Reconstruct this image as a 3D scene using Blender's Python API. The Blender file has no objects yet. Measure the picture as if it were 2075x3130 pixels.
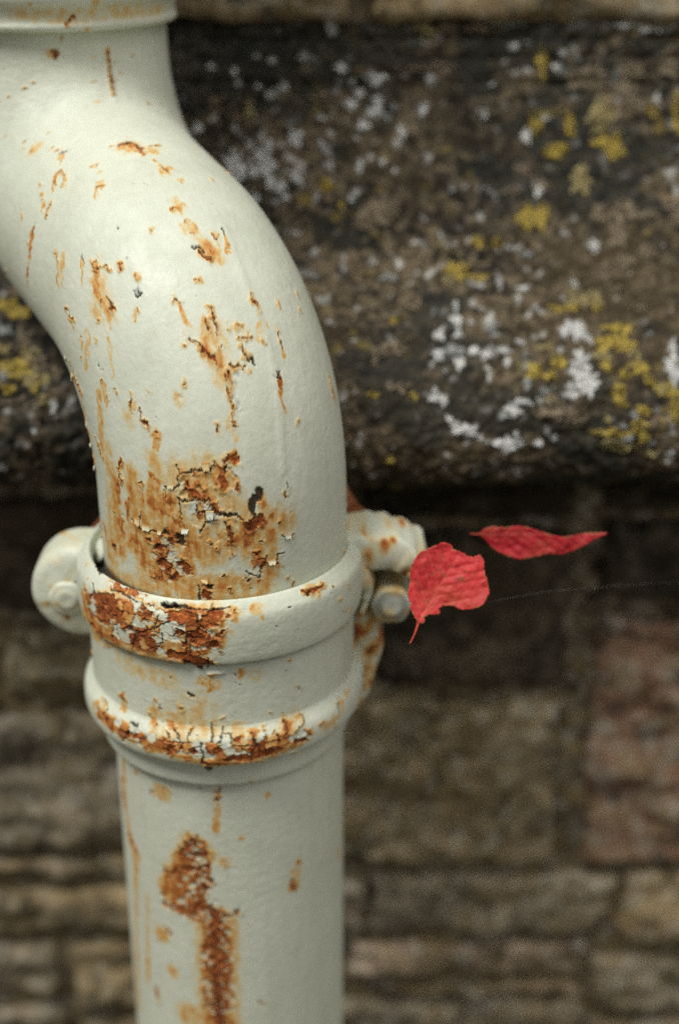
import bpy, math, random
import numpy as np
from mathutils import Vector

# ------------------------------------------------------------------ camera, sky, sun, exposure
scene = bpy.context.scene
R = math.radians
COL = scene.collection

cam_data = bpy.data.cameras.new('camera')
cam = bpy.data.objects.new('camera', cam_data)
COL.objects.link(cam)
cam.location = (0.048, -0.529, 0.358)
cam.rotation_euler = (R(90 - 24.5), 0, 0)
cam_data.sensor_fit = 'VERTICAL'
cam_data.sensor_height = 36.0
cam_data.sensor_width = 24.0
cam_data.lens = 50.0
cam_data.clip_start = 0.01
cam_data.clip_end = 2000
cam_data.dof.use_dof = True
cam_data.dof.focus_distance = 0.53
cam_data.dof.aperture_fstop = 3.4
cam_data.dof.aperture_blades = 0
scene.camera = cam

SUN_EL, SUN_AZ = 61.0, -54.0        # azimuth: 0 is straight out from the wall (-Y), negative to the left
world = bpy.data.worlds.new('World')
scene.world = world
world.use_nodes = True
wn = world.node_tree.nodes
wl = world.node_tree.links
for n in list(wn):
    wn.remove(n)
wout = wn.new('ShaderNodeOutputWorld')
wbg = wn.new('ShaderNodeBackground')
wsky = wn.new('ShaderNodeTexSky')
wsky.sky_type = 'NISHITA'
wsky.sun_disc = False
wsky.sun_elevation = R(SUN_EL)
wsky.sun_rotation = R(180 + SUN_AZ)
wsky.dust_density = 6.0
wsky.air_density = 1.0
wsky.ozone_density = 1.0
wsat = wn.new('ShaderNodeHueSaturation')     # thin even cloud: the blue is washed out of the sky
wsat.inputs['Saturation'].default_value = 0.22
wl.new(wsky.outputs['Color'], wsat.inputs['Color'])
wl.new(wsat.outputs['Color'], wbg.inputs['Color'])
wbg.inputs['Strength'].default_value = 0.05
wl.new(wbg.outputs['Background'], wout.inputs['Surface'])

sun_data = bpy.data.lights.new('sun', 'SUN')
sun = bpy.data.objects.new('sun', sun_data)
COL.objects.link(sun)
sun_data.energy = 2.1
sun_data.angle = R(24)
sun_data.color = (1.0, 0.985, 0.945)
_d = Vector((math.sin(R(SUN_AZ)) * math.cos(R(SUN_EL)), -math.cos(R(SUN_AZ)) * math.cos(R(SUN_EL)), math.sin(R(SUN_EL))))
sun.rotation_euler = _d.to_track_quat('Z', 'Y').to_euler()
sun.location = (-1, -2, 2)

scene.view_settings.view_transform = 'Standard'
scene.view_settings.look = 'None'
scene.view_settings.gamma = 1.0
scene.view_settings.exposure = 0.48
scene.render.engine = 'CYCLES'
scene.cycles.use_denoising = False
scene.cycles.max_bounces = 4
scene.cycles.use_adaptive_sampling = True
scene.cycles.adaptive_threshold = 0.02

# ------------------------------------------------------------------ helpers
rng = np.random.default_rng(7)
_perm = rng.permutation(256).astype(np.int32)
_perm = np.concatenate([_perm, _perm, _perm])
_ang = rng.uniform(0, 2 * np.pi, 256)
_gx, _gy = np.cos(_ang).astype(np.float32), np.sin(_ang).astype(np.float32)


def perlin(x, y, seed=0):
    x = np.asarray(x, np.float32); y = np.asarray(y, np.float32)
    xi = np.floor(x); yi = np.floor(y)
    fx = x - xi; fy = y - yi
    xi = (xi.astype(np.int32) + seed * 37) & 255
    yi = (yi.astype(np.int32) + seed * 91) & 255
    u = fx * fx * fx * (fx * (fx * 6 - 15) + 10)
    v = fy * fy * fy * (fy * (fy * 6 - 15) + 10)

    def g(a, b, dx, dy):
        h = _perm[_perm[a & 255] + (b & 255)]
        return _gx[h] * dx + _gy[h] * dy
    n00 = g(xi, yi, fx, fy); n10 = g(xi + 1, yi, fx - 1, fy)
    n01 = g(xi, yi + 1, fx, fy - 1); n11 = g(xi + 1, yi + 1, fx - 1, fy - 1)
    a = n00 + u * (n10 - n00); b = n01 + u * (n11 - n01)
    return (a + v * (b - a)) * 1.5


def fbm(x, y, octv=4, seed=0, gain=0.5):
    r = 0; amp = 1; tot = 0
    for i in range(octv):
        r = r + amp * perlin(x, y, seed + i * 3); tot += amp
        x = x * 2.03 + 11.3; y = y * 2.03 + 5.7; amp *= gain
    return r / tot


def voronoi(x, y, seed=0, jit=0.9):
    """distance to the cell border (approx F2-F1) and a random number per cell"""
    xi = np.floor(x).astype(np.int32); yi = np.floor(y).astype(np.int32)
    f1 = np.full(x.shape, 9.0, np.float32); f2 = f1.copy(); cid = np.zeros(x.shape, np.float32)
    for dx in (-1, 0, 1):
        for dy in (-1, 0, 1):
            cx = xi + dx; cy = yi + dy
            h = _perm[_perm[(cx + seed * 17) & 255] + ((cy + seed * 29) & 255)]
            h2 = _perm[h + 57]; h3 = _perm[h2 + 101]
            px = cx + 0.5 + jit * (h / 255.0 - 0.5); py = cy + 0.5 + jit * (h2 / 255.0 - 0.5)
            d = np.sqrt((px - x) ** 2 + (py - y) ** 2).astype(np.float32)
            near = d < f1
            f2 = np.where(near, f1, np.minimum(f2, d))
            cid = np.where(near, h3 / 255.0, cid)
            f1 = np.where(near, d, f1)
    return f2 - f1, cid


def sstep(a, b, x):
    t = np.clip((x - a) / (b - a), 0, 1)
    return t * t * (3 - 2 * t)


def grid_mesh(name, P, closed_u=False, attr=None, flip=False):
    """P: (nv, nu, 3) -> one quad-grid mesh, smooth shaded; attr: dict of point attributes (nv,nu,4)"""
    nv, nu = P.shape[:2]
    idx = np.arange(nv * nu, dtype=np.int32).reshape(nv, nu)
    if closed_u:
        a = idx[:-1]; b = np.roll(idx, -1, 1)[:-1]; c = np.roll(idx, -1, 1)[1:]; d = idx[1:]
    else:
        a = idx[:-1, :-1]; b = idx[:-1, 1:]; c = idx[1:, 1:]; d = idx[1:, :-1]
    q = np.stack([a, b, c, d] if not flip else [a, d, c, b], -1).reshape(-1, 4)
    me = bpy.data.meshes.new(name)
    me.vertices.add(nv * nu)
    me.vertices.foreach_set('co', P.reshape(-1).astype(np.float32))
    me.loops.add(q.size)
    me.loops.foreach_set('vertex_index', q.reshape(-1))
    me.polygons.add(len(q))
    me.polygons.foreach_set('loop_start', np.arange(0, q.size, 4, dtype=np.int32))
    me.polygons.foreach_set('loop_total', np.full(len(q), 4, np.int32))
    me.update(calc_edges=True)
    me.polygons.foreach_set('use_smooth', np.ones(len(q), bool))
    for k, v in (attr or {}).items():
        at = me.attributes.new(k, 'FLOAT_COLOR', 'POINT')
        at.data.foreach_set('color', v.reshape(-1).astype(np.float32))
    me.update()
    return me


def obj(name, me, mat=None, parent=None):
    o = bpy.data.objects.new(name, me)
    COL.objects.link(o)
    if mat is not None:
        me.materials.append(mat)
    if parent is not None:
        o.parent = parent
    return o


def empty(name, loc=(0, 0, 0)):
    o = bpy.data.objects.new(name, None)
    COL.objects.link(o)
    o.location = loc
    o.empty_display_size = 0.02
    return o


def tag(o, label=None, cat=None, group=None, kind=None):
    if label: o['label'] = label
    if cat: o['category'] = cat
    if group: o['group'] = group
    if kind: o['kind'] = kind
    return o


class NT:
    """small wrapper to write node trees in few lines"""
    def __init__(self, name):
        self.m = bpy.data.materials.new(name); self.m.use_nodes = True
        self.t = self.m.node_tree
        self.bsdf = next(n for n in self.t.nodes if n.type == 'BSDF_PRINCIPLED')
        self.out = next(n for n in self.t.nodes if n.type == 'OUTPUT_MATERIAL')

    def n(self, typ, **kw):
        nd = self.t.nodes.new(typ)
        for k, v in kw.items():
            if k.startswith('i_'):
                nd.inputs[k[2:].replace('_', ' ')].default_value = v
            else:
                setattr(nd, k, v)
        return nd

    def l(self, a, b):
        self.t.links.new(a, b)

    def coord(self):
        return self.n('ShaderNodeTexCoord').outputs['Object']

    def noise(self, vec, scale, detail=6, rough=0.6, dist=0.0):
        nd = self.n('ShaderNodeTexNoise')
        nd.inputs['Scale'].default_value = scale
        nd.inputs['Detail'].default_value = detail
        nd.inputs['Roughness'].default_value = rough
        nd.inputs['Distortion'].default_value = dist
        if vec is not None: self.l(vec, nd.inputs['Vector'])
        return nd.outputs['Fac']

    def ramp(self, fac, stops, interp='LINEAR'):
        nd = self.n('ShaderNodeValToRGB')
        nd.color_ramp.interpolation = interp
        els = nd.color_ramp.elements
        while len(els) < len(stops):
            els.new(0.5)
        for e, (p, c) in zip(els, stops):
            e.position = p
            e.color = (c[0], c[1], c[2], 1) if not isinstance(c, (int, float)) else (c, c, c, 1)
        self.l(fac, nd.inputs['Fac'])
        return nd.outputs['Color']

    def mix(self, fac, a, b, mode='MIX'):
        nd = self.n('ShaderNodeMix', data_type='RGBA', blend_type=mode)
        for s, v in ((nd.inputs[0], fac), (nd.inputs[6], a), (nd.inputs[7], b)):
            if isinstance(v, (int, float)): s.default_value = v
            elif isinstance(v, tuple): s.default_value = (v[0], v[1], v[2], 1)
            else: self.l(v, s)
        return nd.outputs[2]

    def math(self, op, a, b=0.0, clamp=False):
        nd = self.n('ShaderNodeMath', operation=op, use_clamp=clamp)
        for s, v in ((nd.inputs[0], a), (nd.inputs[1], b)):
            if isinstance(v, (int, float)): s.default_value = v
            else: self.l(v, s)
        return nd.outputs[0]

    def bump(self, h, strength, dist, normal=None):
        nd = self.n('ShaderNodeBump')
        nd.inputs['Strength'].default_value = strength
        nd.inputs['Distance'].default_value = dist
        self.l(h, nd.inputs['Height'])
        if normal is not None: self.l(normal, nd.inputs['Normal'])
        return nd.outputs['Normal']

    def done(self, col=None, rough=None, normal=None, spec=0.5):
        b = self.bsdf
        for s, v in (('Base Color', col), ('Roughness', rough), ('Normal', normal)):
            if v is None: continue
            if isinstance(v, (int, float)): b.inputs[s].default_value = v
            elif isinstance(v, tuple): b.inputs[s].default_value = (v[0], v[1], v[2], 1)
            else: self.l(v, b.inputs[s])
        b.inputs['Specular IOR Level'].default_value = spec
        return self.m

# ------------------------------------------------------------------ shape of the pipe and of the ledge (metres)
# GEO-BEGIN
def catmull(P, n=24):
    P = np.asarray(P, float)
    P = np.vstack([2 * P[0] - P[1], P, 2 * P[-1] - P[-2]]); out = []
    for i in range(1, len(P) - 2):
        t = np.linspace(0, 1, n, endpoint=False)[:, None]
        a, b, c, d = P[i - 1:i + 3]
        out.append(.5 * (2 * b + (c - a) * t + (2 * a - 5 * b + 4 * c - d) * t ** 2 + (3 * b - a - 3 * c + d) * t ** 3))
    return np.vstack(out + [P[-2][None]])


def resample(P, s):
    d = np.r_[0, np.cumsum(np.linalg.norm(np.diff(P, axis=0), axis=1))]
    return np.stack([np.interp(s, d, P[:, i]) for i in range(P.shape[1])], -1), d[-1]


NECK_AZ = 1.0126
NECK_R = 0.0499


def neck_axis(z0=.1322, r1=.0772, phi=1.3005, l=.0373, r2=.0741, top=.45):
    """(sideways-and-back offset, height) of the pipe axis: straight, bend out, straight, bend back upright"""
    p = [(0, z) for z in np.linspace(.086, z0, 20)[:-1]]
    p += [(r1 * (1 - math.cos(t)), z0 + r1 * math.sin(t)) for t in np.linspace(0, phi, 80)]
    u, z = p[-1]
    p += [(u + math.sin(phi) * t, z + math.cos(phi) * t) for t in np.linspace(0, l, 30)[1:]]
    u, z = p[-1]
    p += [(u + r2 * (math.cos(phi - t) - math.cos(phi)), z + r2 * (math.sin(phi) - math.sin(phi - t))) for t in np.linspace(0, phi, 80)[1:]]
    u, z = p[-1]
    p += [(u, q) for q in np.linspace(z, top, 30)[1:]]
    p = np.array(p)
    s = np.linspace(0, 1, 400)                         # soften the joins between arcs and straights
    p, _ = resample(p, s * np.linalg.norm(np.diff(p, axis=0), axis=1).sum())
    k = np.hanning(25); k /= k.sum()
    q = np.vstack([np.repeat(p[:1], 12, 0) + (p[0] - p[1]) * np.arange(12, 0, -1)[:, None], p, np.repeat(p[-1:], 12, 0) + (p[-1] - p[-2]) * np.arange(1, 13)[:, None]])
    return np.stack([np.convolve(q[:, i], k, 'valid') for i in range(2)], -1)


NECK = neck_axis()
NECK_U = float(NECK[-1, 0])
_dh = np.array([-math.cos(NECK_AZ), math.sin(NECK_AZ), 0]); _B = np.array([math.sin(NECK_AZ), math.cos(NECK_AZ), 0]); _Z = np.array([0, 0, 1.0])
_F = np.array([0, -1.0, 0]); _X = np.array([1.0, 0, 0])


def neck_frame(s):
    c, L = resample(NECK, s)
    c2, _ = resample(NECK, s + 1e-3); c1, _ = resample(NECK, s - 1e-3)
    t = c2 - c1; t /= np.linalg.norm(t, axis=1)[:, None]
    C = c[:, :1] * _dh + c[:, 1:] * _Z
    C = C + .0012 * np.clip(1 - s / .13, 0, 1)[:, None] * _X          # it sits hard against the right of the socket
    M = t[:, 1:] * _dh - t[:, :1] * _Z
    return C, M


def neck_surface(s, th, h=0.0):
    """s (n,), th (m,) -> points (n,m,3); th=0 faces the viewer, th>0 turns to the right"""
    C, M = neck_frame(s)
    fr = (_F @ _dh) * M + (_F @ _B) * _B
    rt = (_X @ _dh) * M + (_X @ _B) * _B
    nrm = np.cos(th)[None, :, None] * fr[:, None] + np.sin(th)[None, :, None] * rt[:, None]
    r = NECK_R + np.asarray(h)
    if np.ndim(r) == 0: r = np.full((len(s), len(th)), r)
    return C[:, None] + nrm * r[..., None]


# (radius, height) of the socket, from inside the top rim down to the small lip at its foot
COLLAR_C = (-.0013, 0)
COLLAR = catmull([(.0512, .086), (.0516, .0980), (.0524, .1033), (.0538, .1046), (.0554, .1032), (.0570, .1012), (.0583, .0990), (.0589, .0955), (.0591, .0900), (.0589, .0850), (.0586, .0815), (.0580, .0793),
                  (.0566, .0783), (.0553, .0783), (.0549, .0772), (.0551, .0740), (.0552, .0640), (.0553, .0513), (.0557, .0488), (.0572, .0467), (.0588, .0445), (.0596, .0413), (.0596, .0373), (.0588, .0339),
                  (.0572, .0321), (.0545, .0313), (.0533, .0303), (.0529, .0273), (.0530, .0223), (.0526, .0199), (.0514, .0190), (.0490, .0189)], 12)
COLLAR_L = float(np.linalg.norm(np.diff(COLLAR, axis=0), axis=1).sum())


def lathe_surface(prof, s, th, h=0.0, centre=(0, 0)):
    p, L = resample(prof, s)
    p2, _ = resample(prof, np.minimum(s + 3e-4, L)); p1, _ = resample(prof, np.maximum(s - 3e-4, 0))
    t = p2 - p1; t /= np.linalg.norm(t, axis=1)[:, None]
    n = np.stack([-t[:, 1], t[:, 0]], -1)          # outward for a profile that runs downwards
    h = np.broadcast_to(h, (len(s), len(th)))
    r = p[:, :1] + h * n[:, :1]; z = p[:, 1:] + h * n[:, 1:]
    return np.stack([centre[0] + r * np.sin(th), centre[1] - r * np.cos(th), np.broadcast_to(z, r.shape)], -1)


PIPE_R = 0.0496
PIPE = np.array([(PIPE_R, .024), (PIPE_R, -.17)])

NECK_TOP = (-NECK_U * math.cos(NECK_AZ), NECK_U * math.sin(NECK_AZ))
TOPCOLLAR = catmull(np.array([(.0540, .40), (.0550, .345), (.0552, .325), (.0562, .3185), (.0572, .3140), (.0566, .3100), (.0549, .3078), (.0541, .3050), (.0540, .3025), (.0547, .3006), (.0541, .2988), (.0520, .2982), (.0490, .2982)]) - (0, .0022), 10)
TOPCOLLAR_L = float(np.linalg.norm(np.diff(TOPCOLLAR, axis=0), axis=1).sum())

# (depth, height) of the ledge, from the foot of its back underside round the nose and up the slope
LEDGE = catmull(np.array([(.170, .098), (.120, .097), (.085, .097), (.063, .103), (.0535, .1145), (.0530, .130), (.0640, .148), (.090, .1665), (.120, .1895), (.150, .219), (.175, .250), (.190, .277), (.196, .292)]) + (.012, -.005), 16)
LEDGE_L = float(np.linalg.norm(np.diff(LEDGE, axis=0), axis=1).sum())


def ledge_point(x, s, h=0.0):
    """x, s arrays of one shape"""
    p, L = resample(LEDGE, s.ravel()); p = p.reshape(s.shape + (2,))
    p2, _ = resample(LEDGE, s.ravel() + 1e-3); p1, _ = resample(LEDGE, s.ravel() - 1e-3)
    t = (p2 - p1).reshape(s.shape + (2,)); t = t / np.linalg.norm(t, axis=-1)[..., None]
    h = np.asarray(h)
    return np.stack([x, p[..., 0] - h * t[..., 1], p[..., 1] + h * t[..., 0]], -1)
# GEO-END
WALL_Y = 0.135

# ------------------------------------------------------------------ wear of the paint, in surface coordinates (mm along the pipe, mm round it, radius)
WEAR = {
 'n': {
  'L': [
   (159.4,16.6,0.62,158.5,21.2,0.8,152.8,23.1,0.8,148.9,22.1,0.43),(151.9,20.6,0.55),(148.6,3.1,0.18),(143.2,-1.4,0.3,142.3,0.3,0.24),(138.7,24.8,0.36,140.5,24.4,0.24),(143.2,24.2,0.18),
   (139,27.4,0.18),(169.3,-17.9,0.25),(164.5,-19.5,0.19),(156.1,-19.1,0.24,154.6,-22.3,0.24,153.4,-24.2,0.31),(169,-32.7,0.25),(125.5,17.9,0.35),(125.8,22.1,0.18),(120.7,20.2,0.18),(116.8,19.8,0.17),
   (111.1,19.8,0.58,109.9,21.5,1.04),(115.6,27.6,0.41,113.8,27.8,0.35),(279.4,7.5,0.25,277.9,10.9,0.32,273.1,9.8,0.32),(277.3,32,0.19,273.4,32,0.26),(248.5,32,0.19,238.6,31.6,0.26),(163.9,22.7,0.25),
   (160,14.5,0.25),(153.1,27.2,0.31,153.4,32,0.19),(193.3,-11.3,0.19),(201.1,-13.4,0.19),(180.7,-4.3,0.25),(197.8,-1.6,0.19),(176.8,-3.3,0.31),
   (164.2,-6.9,0.14,164.5,-9.6,0.14,163,-12.2,0.14,160.6,-13,0.14),(163.9,-7.5,0.14,160.3,-8.1,0.14,156.7,-10.7,0.14),(154.3,5.2,0.14,153.1,3.1,0.14),
   (278.2,32.2,0.14,262,32.2,0.14,240.1,31.6,0.14,220.3,30.5,0.14),(138.1,-31,0.19,134.8,-32.4,0.25),(117.1,-9.2,0.25,115.9,-10.9,0.18),(111.4,-23.1,0.31),(107.5,-19.5,0.55,109,-19.8,0.37),
   (104.2,-10.3,0.3),(102.4,4.8,0.42,102.1,3.3,0.24),(101.2,5.4,0.24),(120.1,-40.5,0.19,117.4,-41.7,0.32,114.7,-39.8,0.25),(107.5,-39.8,0.31),(91.3,-36,0.43),(82.9,-24,0.24,80.2,-24.8,0.3),
   (78.7,-22.5,0.18,75.7,-21,0.3,73.9,-19.8,0.24),(71.5,-16.6,0.67),(94.6,12.4,0.48,93.1,11.9,0.36),(97.6,15.3,0.18,95.8,15.3,0.18,93.1,15.1,0.3),(88.6,14.7,0.3),
   (90.1,8.3,0.36,88.6,8.1,0.6,86.8,10.7,0.48,85,11.7,0.3),(84.1,16.6,0.36,83.5,18.5,0.24),(82.9,14.3,0.48,81.4,14.5,0.36),(92.5,19.5,0.24),(91.9,14.5,0.3),
   (64.9,-36,0.31,61.9,-38.4,0.56,58,-37.9,0.62),(103.9,-64.1,0.32,94.6,-55.9,0.51,91.6,-55.7,0.38),(82.9,-63.1,0.39,77.5,-63.1,0.39,71.2,-63.1,0.39),(64.3,-63.1,0.39,59.8,-63.3,0.39),
   (72.7,-52.7,0.25,69.4,-50.6,0.38,65.8,-50,0.25),(104.8,14.5,0.24),(121.6,6.7,0.25),(85,-36,0.31),(107.5,-27.6,0.25),(82.6,-1.8,0.24),(102.4,-44.7,0.25),(86.5,-30.3,0.18),
   (123.1,-16,0.14,123.1,-19.3,0.14,120.4,-19.8,0.14,120.1,-16.6,0.14,119.8,-15.3,0.14,118,-13.4,0.14),(93.1,4.1,0.13,91.3,5.4,0.13,89.8,7.9,0.13),(92.2,22.1,0.13,92.2,24.2,0.13),
   (89.5,21.7,0.13,89.8,26.5,0.14),(87.4,21.7,0.13,85.9,22.3,0.13,85,24.2,0.13),(83.8,18.7,0.13,82.9,20.4,0.13,82.9,22.3,0.13),
   (79.6,12.4,0.13,76.3,13.4,0.13,74.2,13.6,0.13,72.7,11.7,0.13,70.6,13.2,0.13),(99.1,32.4,0.14,97.3,32.2,0.14,95.5,33.5,0.14),(89.8,38.6,0.14,87.7,38.6,0.14,86.8,39,0.14),
   (76.9,64.6,0.14,75.1,65.6,0.14,72.7,66.5,0.14),(98.5,14.1,0.13,97.3,15.5,0.13,95.8,14.3,0.13),(71.8,6.4,0.13,69.1,6.4,0.13),(82,13.4,0.13,79.9,13.8,0.13),(112,-6.2,0.14,111.4,-5.8,0.14),
   (107.5,-57.8,0.14,98.8,-57,0.14),(58.3,4.8,1.5,58.9,6.7,1.07),(63.7,8.3,0.77,62.8,11.7,0.94),(60.7,-4.8,0.6),(45.7,14.3,1.96,46.9,17.4,1.75),(45.7,6.2,0.61,40.9,7.1,0.87),(35.5,6.7,0.4),
   (31.6,-12.2,1.98,28.9,-10.5,1.77),(26.2,-15.3,1.15),(36.4,-22.1,1.77),(40.3,-16.8,1.58),(22.6,-25.5,0.81),(52.3,29.5,0.53),(35.2,16.4,0.97),(27.4,3.3,0.79),(20.8,6,0.4),(19,-3.7,1.87),
   (39.1,-25.9,1.15),(30.4,-20.4,2.22,28.9,-18.1,1.77),(40.3,18.1,0.44),(56.5,10.5,0.86),(58,-26.9,0.44),(19.9,31,0.32,18.1,30.3,0.23),(22,28.4,0.36),(38.2,1.2,0.35),(45.4,25.7,0.44),(40.6,-1,0.26),
   (24.4,12.4,0.71),(29.2,-48.3,1.11),(43.6,-45.3,0.58),(26.2,-64.1,0.54,23.5,-64.1,0.47),(278.5,32,0.36,273.7,32,0.41),(243.1,31.6,0.31,238,32,0.26),(253.3,-0.5,0.31),(242.5,23.6,0.31),
  ],
  'D': [
   (160,20.4,0.6,159.4,22.1,0.69),(174.4,-3.9,0.35,173.5,-1.2,0.69,172.9,0.3,0.26),(157.6,-30.3,0.26,157.3,-32.2,0.69,157.3,-33.7,0.51),(136,37.1,0.25),(117.4,31.8,0.16,116.2,33.1,0.41,115,32.4,0.16),
   (113.2,17.6,0.32,113.2,19.8,0.64,112,20.8,0.4),(166.3,22.1,0.26),(137.5,10.5,0.33),(267.7,-11.3,0.27),(253.6,-0.3,0.27),(126.7,-4.3,0.33),(124.6,34.3,0.25),(127.9,-22.1,0.26,125.8,-22.1,0.35),
   (119.8,-15.3,0.51),(117.7,-6.4,0.43),(112.3,-19.5,0.34,110.2,-19.5,0.6,108.4,-19.1,0.42),(109.3,-9.4,0.17,107.5,-8.1,0.59,106.3,-6.7,0.25),(96.7,-35,0.17,94.9,-35.2,0.34),
   (84.4,24.4,0.76,83.5,24.8,0.67),(86.8,39,0.26,86.2,39,0.51),(81.1,33.5,0.17,80.2,33.5,0.51),(79.3,31.2,0.17,79.6,33.5,0.34,79.6,35.4,0.17),(64.3,55.1,0.35),(65.8,57.2,0.18),(126.4,-4.1,0.34),
   (113.2,-63.9,0.36,110.2,-64.4,0.36),(65.5,-50.6,0.35),(136.9,-30.5,0.26),(181,-48.1,0.28),(101.5,52.9,0.18),(101.5,12.2,0.25),(108.1,54.8,0.18),
   (54.7,18.7,1.3,54.1,19.5,0.95,52.6,16.2,1.47,50.5,14.9,1.3,48.7,16.2,0.78),(49.6,4.3,0.56,49.6,7.1,0.43),(43.6,-18.5,0.79),(42.7,-12.4,1.4,40.3,-12.6,1.14,40,-10.7,0.53),(37.6,-22.9,0.75),
   (22.9,-3.9,0.8,22.6,-1.8,1.06),(61.6,7.1,0.69),(53.5,-10,0.43),(20.5,13.2,0.36),(58,-7.5,0.39),(36.1,-64.1,0.53,31,-64.1,0.6,27.7,-64.1,0.4),(45.7,-38.1,0.25),(26.8,-59.3,0.3),(268,-11.3,0.36),
   (279.4,-2.6,0.25),(279.4,7.7,0.41),(260.2,33.9,0.26),
  ],
  'S': [
   (156.1,20,3.85,0.55),(172,-3.5,1.21,168.4,-6.9,0.34,0.55),(165.4,-10.3,0.86,159.4,-15.5,0.51,0.55),(111.7,23.6,3.22,0.55),(138.7,24.8,1.51,0.55),(158.8,-22.5,1.19,0.55),
   (275.5,32.4,0.72,237.1,31.6,0.63,0.55),(115,32.4,0.57,109.3,30.1,0.4,0.55),(157,-33.9,0.94,154,-43.2,0.69,0.9),(277,8.8,2.47,0.4),(214.3,22.5,1.42,0.4),(272.2,26.3,1.25,0.4),(125.5,20.2,2.12,0.4),
   (144.4,0.1,1,139.9,-4.5,0.5,0.4),(192.4,-9.6,3.51,0.4),(242.2,23.1,0.71,0.4),(168.4,-33.3,0.69,0.4),(149.8,26.3,2.56,0.4),(118,20.2,2.43,0.4),
   (157.9,-32.7,0.82,154.6,-42.8,0.55,155.5,-56.7,0.28,0.8),(79,33.5,0.85,76,33.3,0.43,0.8),(134.8,-32.9,0.53,128.8,-39.8,0.26,0.5),(126.4,-22.7,0.61,121,-27.8,0.26,0.5),
   (121,-18.7,1.72,114.4,-24.2,1.03,0.5),(111.1,-20.8,2.05,105.4,-22.9,1.19,0.5),(101.8,4.8,0.76,96.1,5.2,0.33,0.5),(117.4,-41.7,0.79,111.7,-42.6,0.44,0.5),(107.5,-39.8,0.52,102.1,-43.9,0.35,0.5),
   (91.3,-36,1.03,82.3,-37.5,0.43,0.5),(81.1,-24.2,1.02,0.5),(74.2,-20.2,0.84,0.5),(71.5,-16.6,1.85,67.9,-18.7,0.51,0.5),(94.3,11.7,1.51,88,8.8,1.84,0.5),(86.2,13.2,2.17,0.5),(82,13.8,1.34,0.5),
   (97,32.4,0.51,92.5,33.9,0.26,0.5),(75.4,32.9,0.68,71.2,32.9,0.34,0.5),(86.2,39,0.51,83.5,38.4,0.34,0.5),(104.2,-10,0.51,101.5,-13,0.25,0.5),(63.4,-36.5,1.73,0.5),
   (104.5,-64.6,0.81,92.2,-57.4,0.89,81.7,-63.1,0.81,68.8,-61.4,0.8,56.2,-63.5,0.81,0.5),(69.4,-50.6,1.05,0.5),(74.5,66.7,0.45,70,69.2,0.36,0.5),(89.8,12.2,5.02,0.32),(81.7,12.8,3.35,0.32),
   (110.2,-23.8,5.12,0.32),(70.9,10.7,1.17,67.9,12.6,1.01,0.32),(117.4,-21,3.43,0.32),(77.2,-27.4,2.55,0.32),(106,-35.6,1.72,98.5,-43.9,1.22,0.32),(100.9,-26.3,1.19,90.4,-29.5,0.68,0.32),
   (92.5,33.9,0.85,88.6,28.8,0.51,0.32),(94.6,6.2,0.84,97.3,4.5,0.42,0.32),(65.5,-20.8,2.54,60.4,-18.9,4.25,0.32),(134.2,-29.1,1.23,127.6,-37.3,0.7,0.32),(79.3,-5.2,1.84,0.32),
   (45.7,-28.6,5.29,26.8,-27.4,5.36,0.483),(47.5,-14.9,6.54,0.483),(40,-2.6,7.87,0.483),(39.1,14.7,6.14,0.483),(21.4,-17.6,3.57,22.9,5.2,4.43,0.483),(57.7,-21.5,3.04,0.483),(57.4,-0.1,6.45,0.483),
   (42.4,21.9,3.08,25.6,21.2,3.56,0.483),(60.7,-31.8,2.62,34.6,-35.2,4.03,0.483),(51.4,19.5,2.18,0.483),(51.1,29.7,0.88,0.483),(58.9,4.8,3.01,0.782),(28.9,-17.2,5.76,0.782),
   (44.5,14.1,2.62,39.4,13,1.32,0.782),(40.9,6.4,1.57,35.2,6.2,0.7,0.782),(50.8,-19.8,1.05,46.3,-11.3,0.87,0.782),(40.3,-17.2,3.07,0.782),(34.3,15.5,2.2,0.782),(19.3,-3.7,2.22,0.782),
   (63.1,10,1.71,0.782),(52.6,-34.8,0.97,43.9,-36.9,0.89,0.782),(56.2,-26.7,0.52,52.9,-27.8,0.35,0.782),(24.1,17,1.33,0.782),(61,-21.9,0.61,58.6,-18.5,0.52,0.782),(30.1,-9.4,2.21,0.782),
   (46,19.5,1.75,0.782),(30.1,-48.9,1.63,26.8,-46.6,0.85,0.85),(34,-57.2,1.98,21.1,-52.9,1.98,0.5),(37.9,-32.2,4.01,28.9,-29.5,3.13,0.6325),(37.3,-9.2,5.26,0.6325),(43.3,9.6,3.93,0.6325),
   (53.5,-23.4,2.62,52.9,-15.1,2.6,0.6325),(47.5,23.6,1.58,0.6325),(61,-42.2,2.23,46,-43.9,3.27,29.8,-43.2,3.81,0.5),(55.9,-30.1,3.68,39.1,-31.4,4.48,0.5),(46.3,-21.7,4.91,27.1,-24.6,3.75,0.5),
   (67.9,-43.2,2.73,11.2,-53.4,5.22,19.6,-20.8,5.01,21.4,17.6,4.99,0.38),(47.2,6.2,7.3,44.5,29.1,3.71,0.38),(88,-40.3,1.72,65.2,-50,2,0.38),(58.3,-9.4,6.03,0.38),(43,-41.5,1.51,36.4,-40.9,1.26,0.85),
   (43.6,-23.4,1.72,33.7,-19.8,1.98,0.85),(56.8,-40.1,0.99,49.3,-41.1,0.75,0.85),
  ],
  'G': [
   (82.6,17.6,1.34),(79.3,14.9,1.17,77.5,15.1,1.01),(75.1,15.7,1.17),(108.4,-7.5,0.68),(112,-6.2,0.42),(93.7,-34.1,0.69),(79.6,-5.2,0.75),(107.8,21.9,1.02),(100.3,6.7,0.5),(52.9,5.6,2.38),
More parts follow.
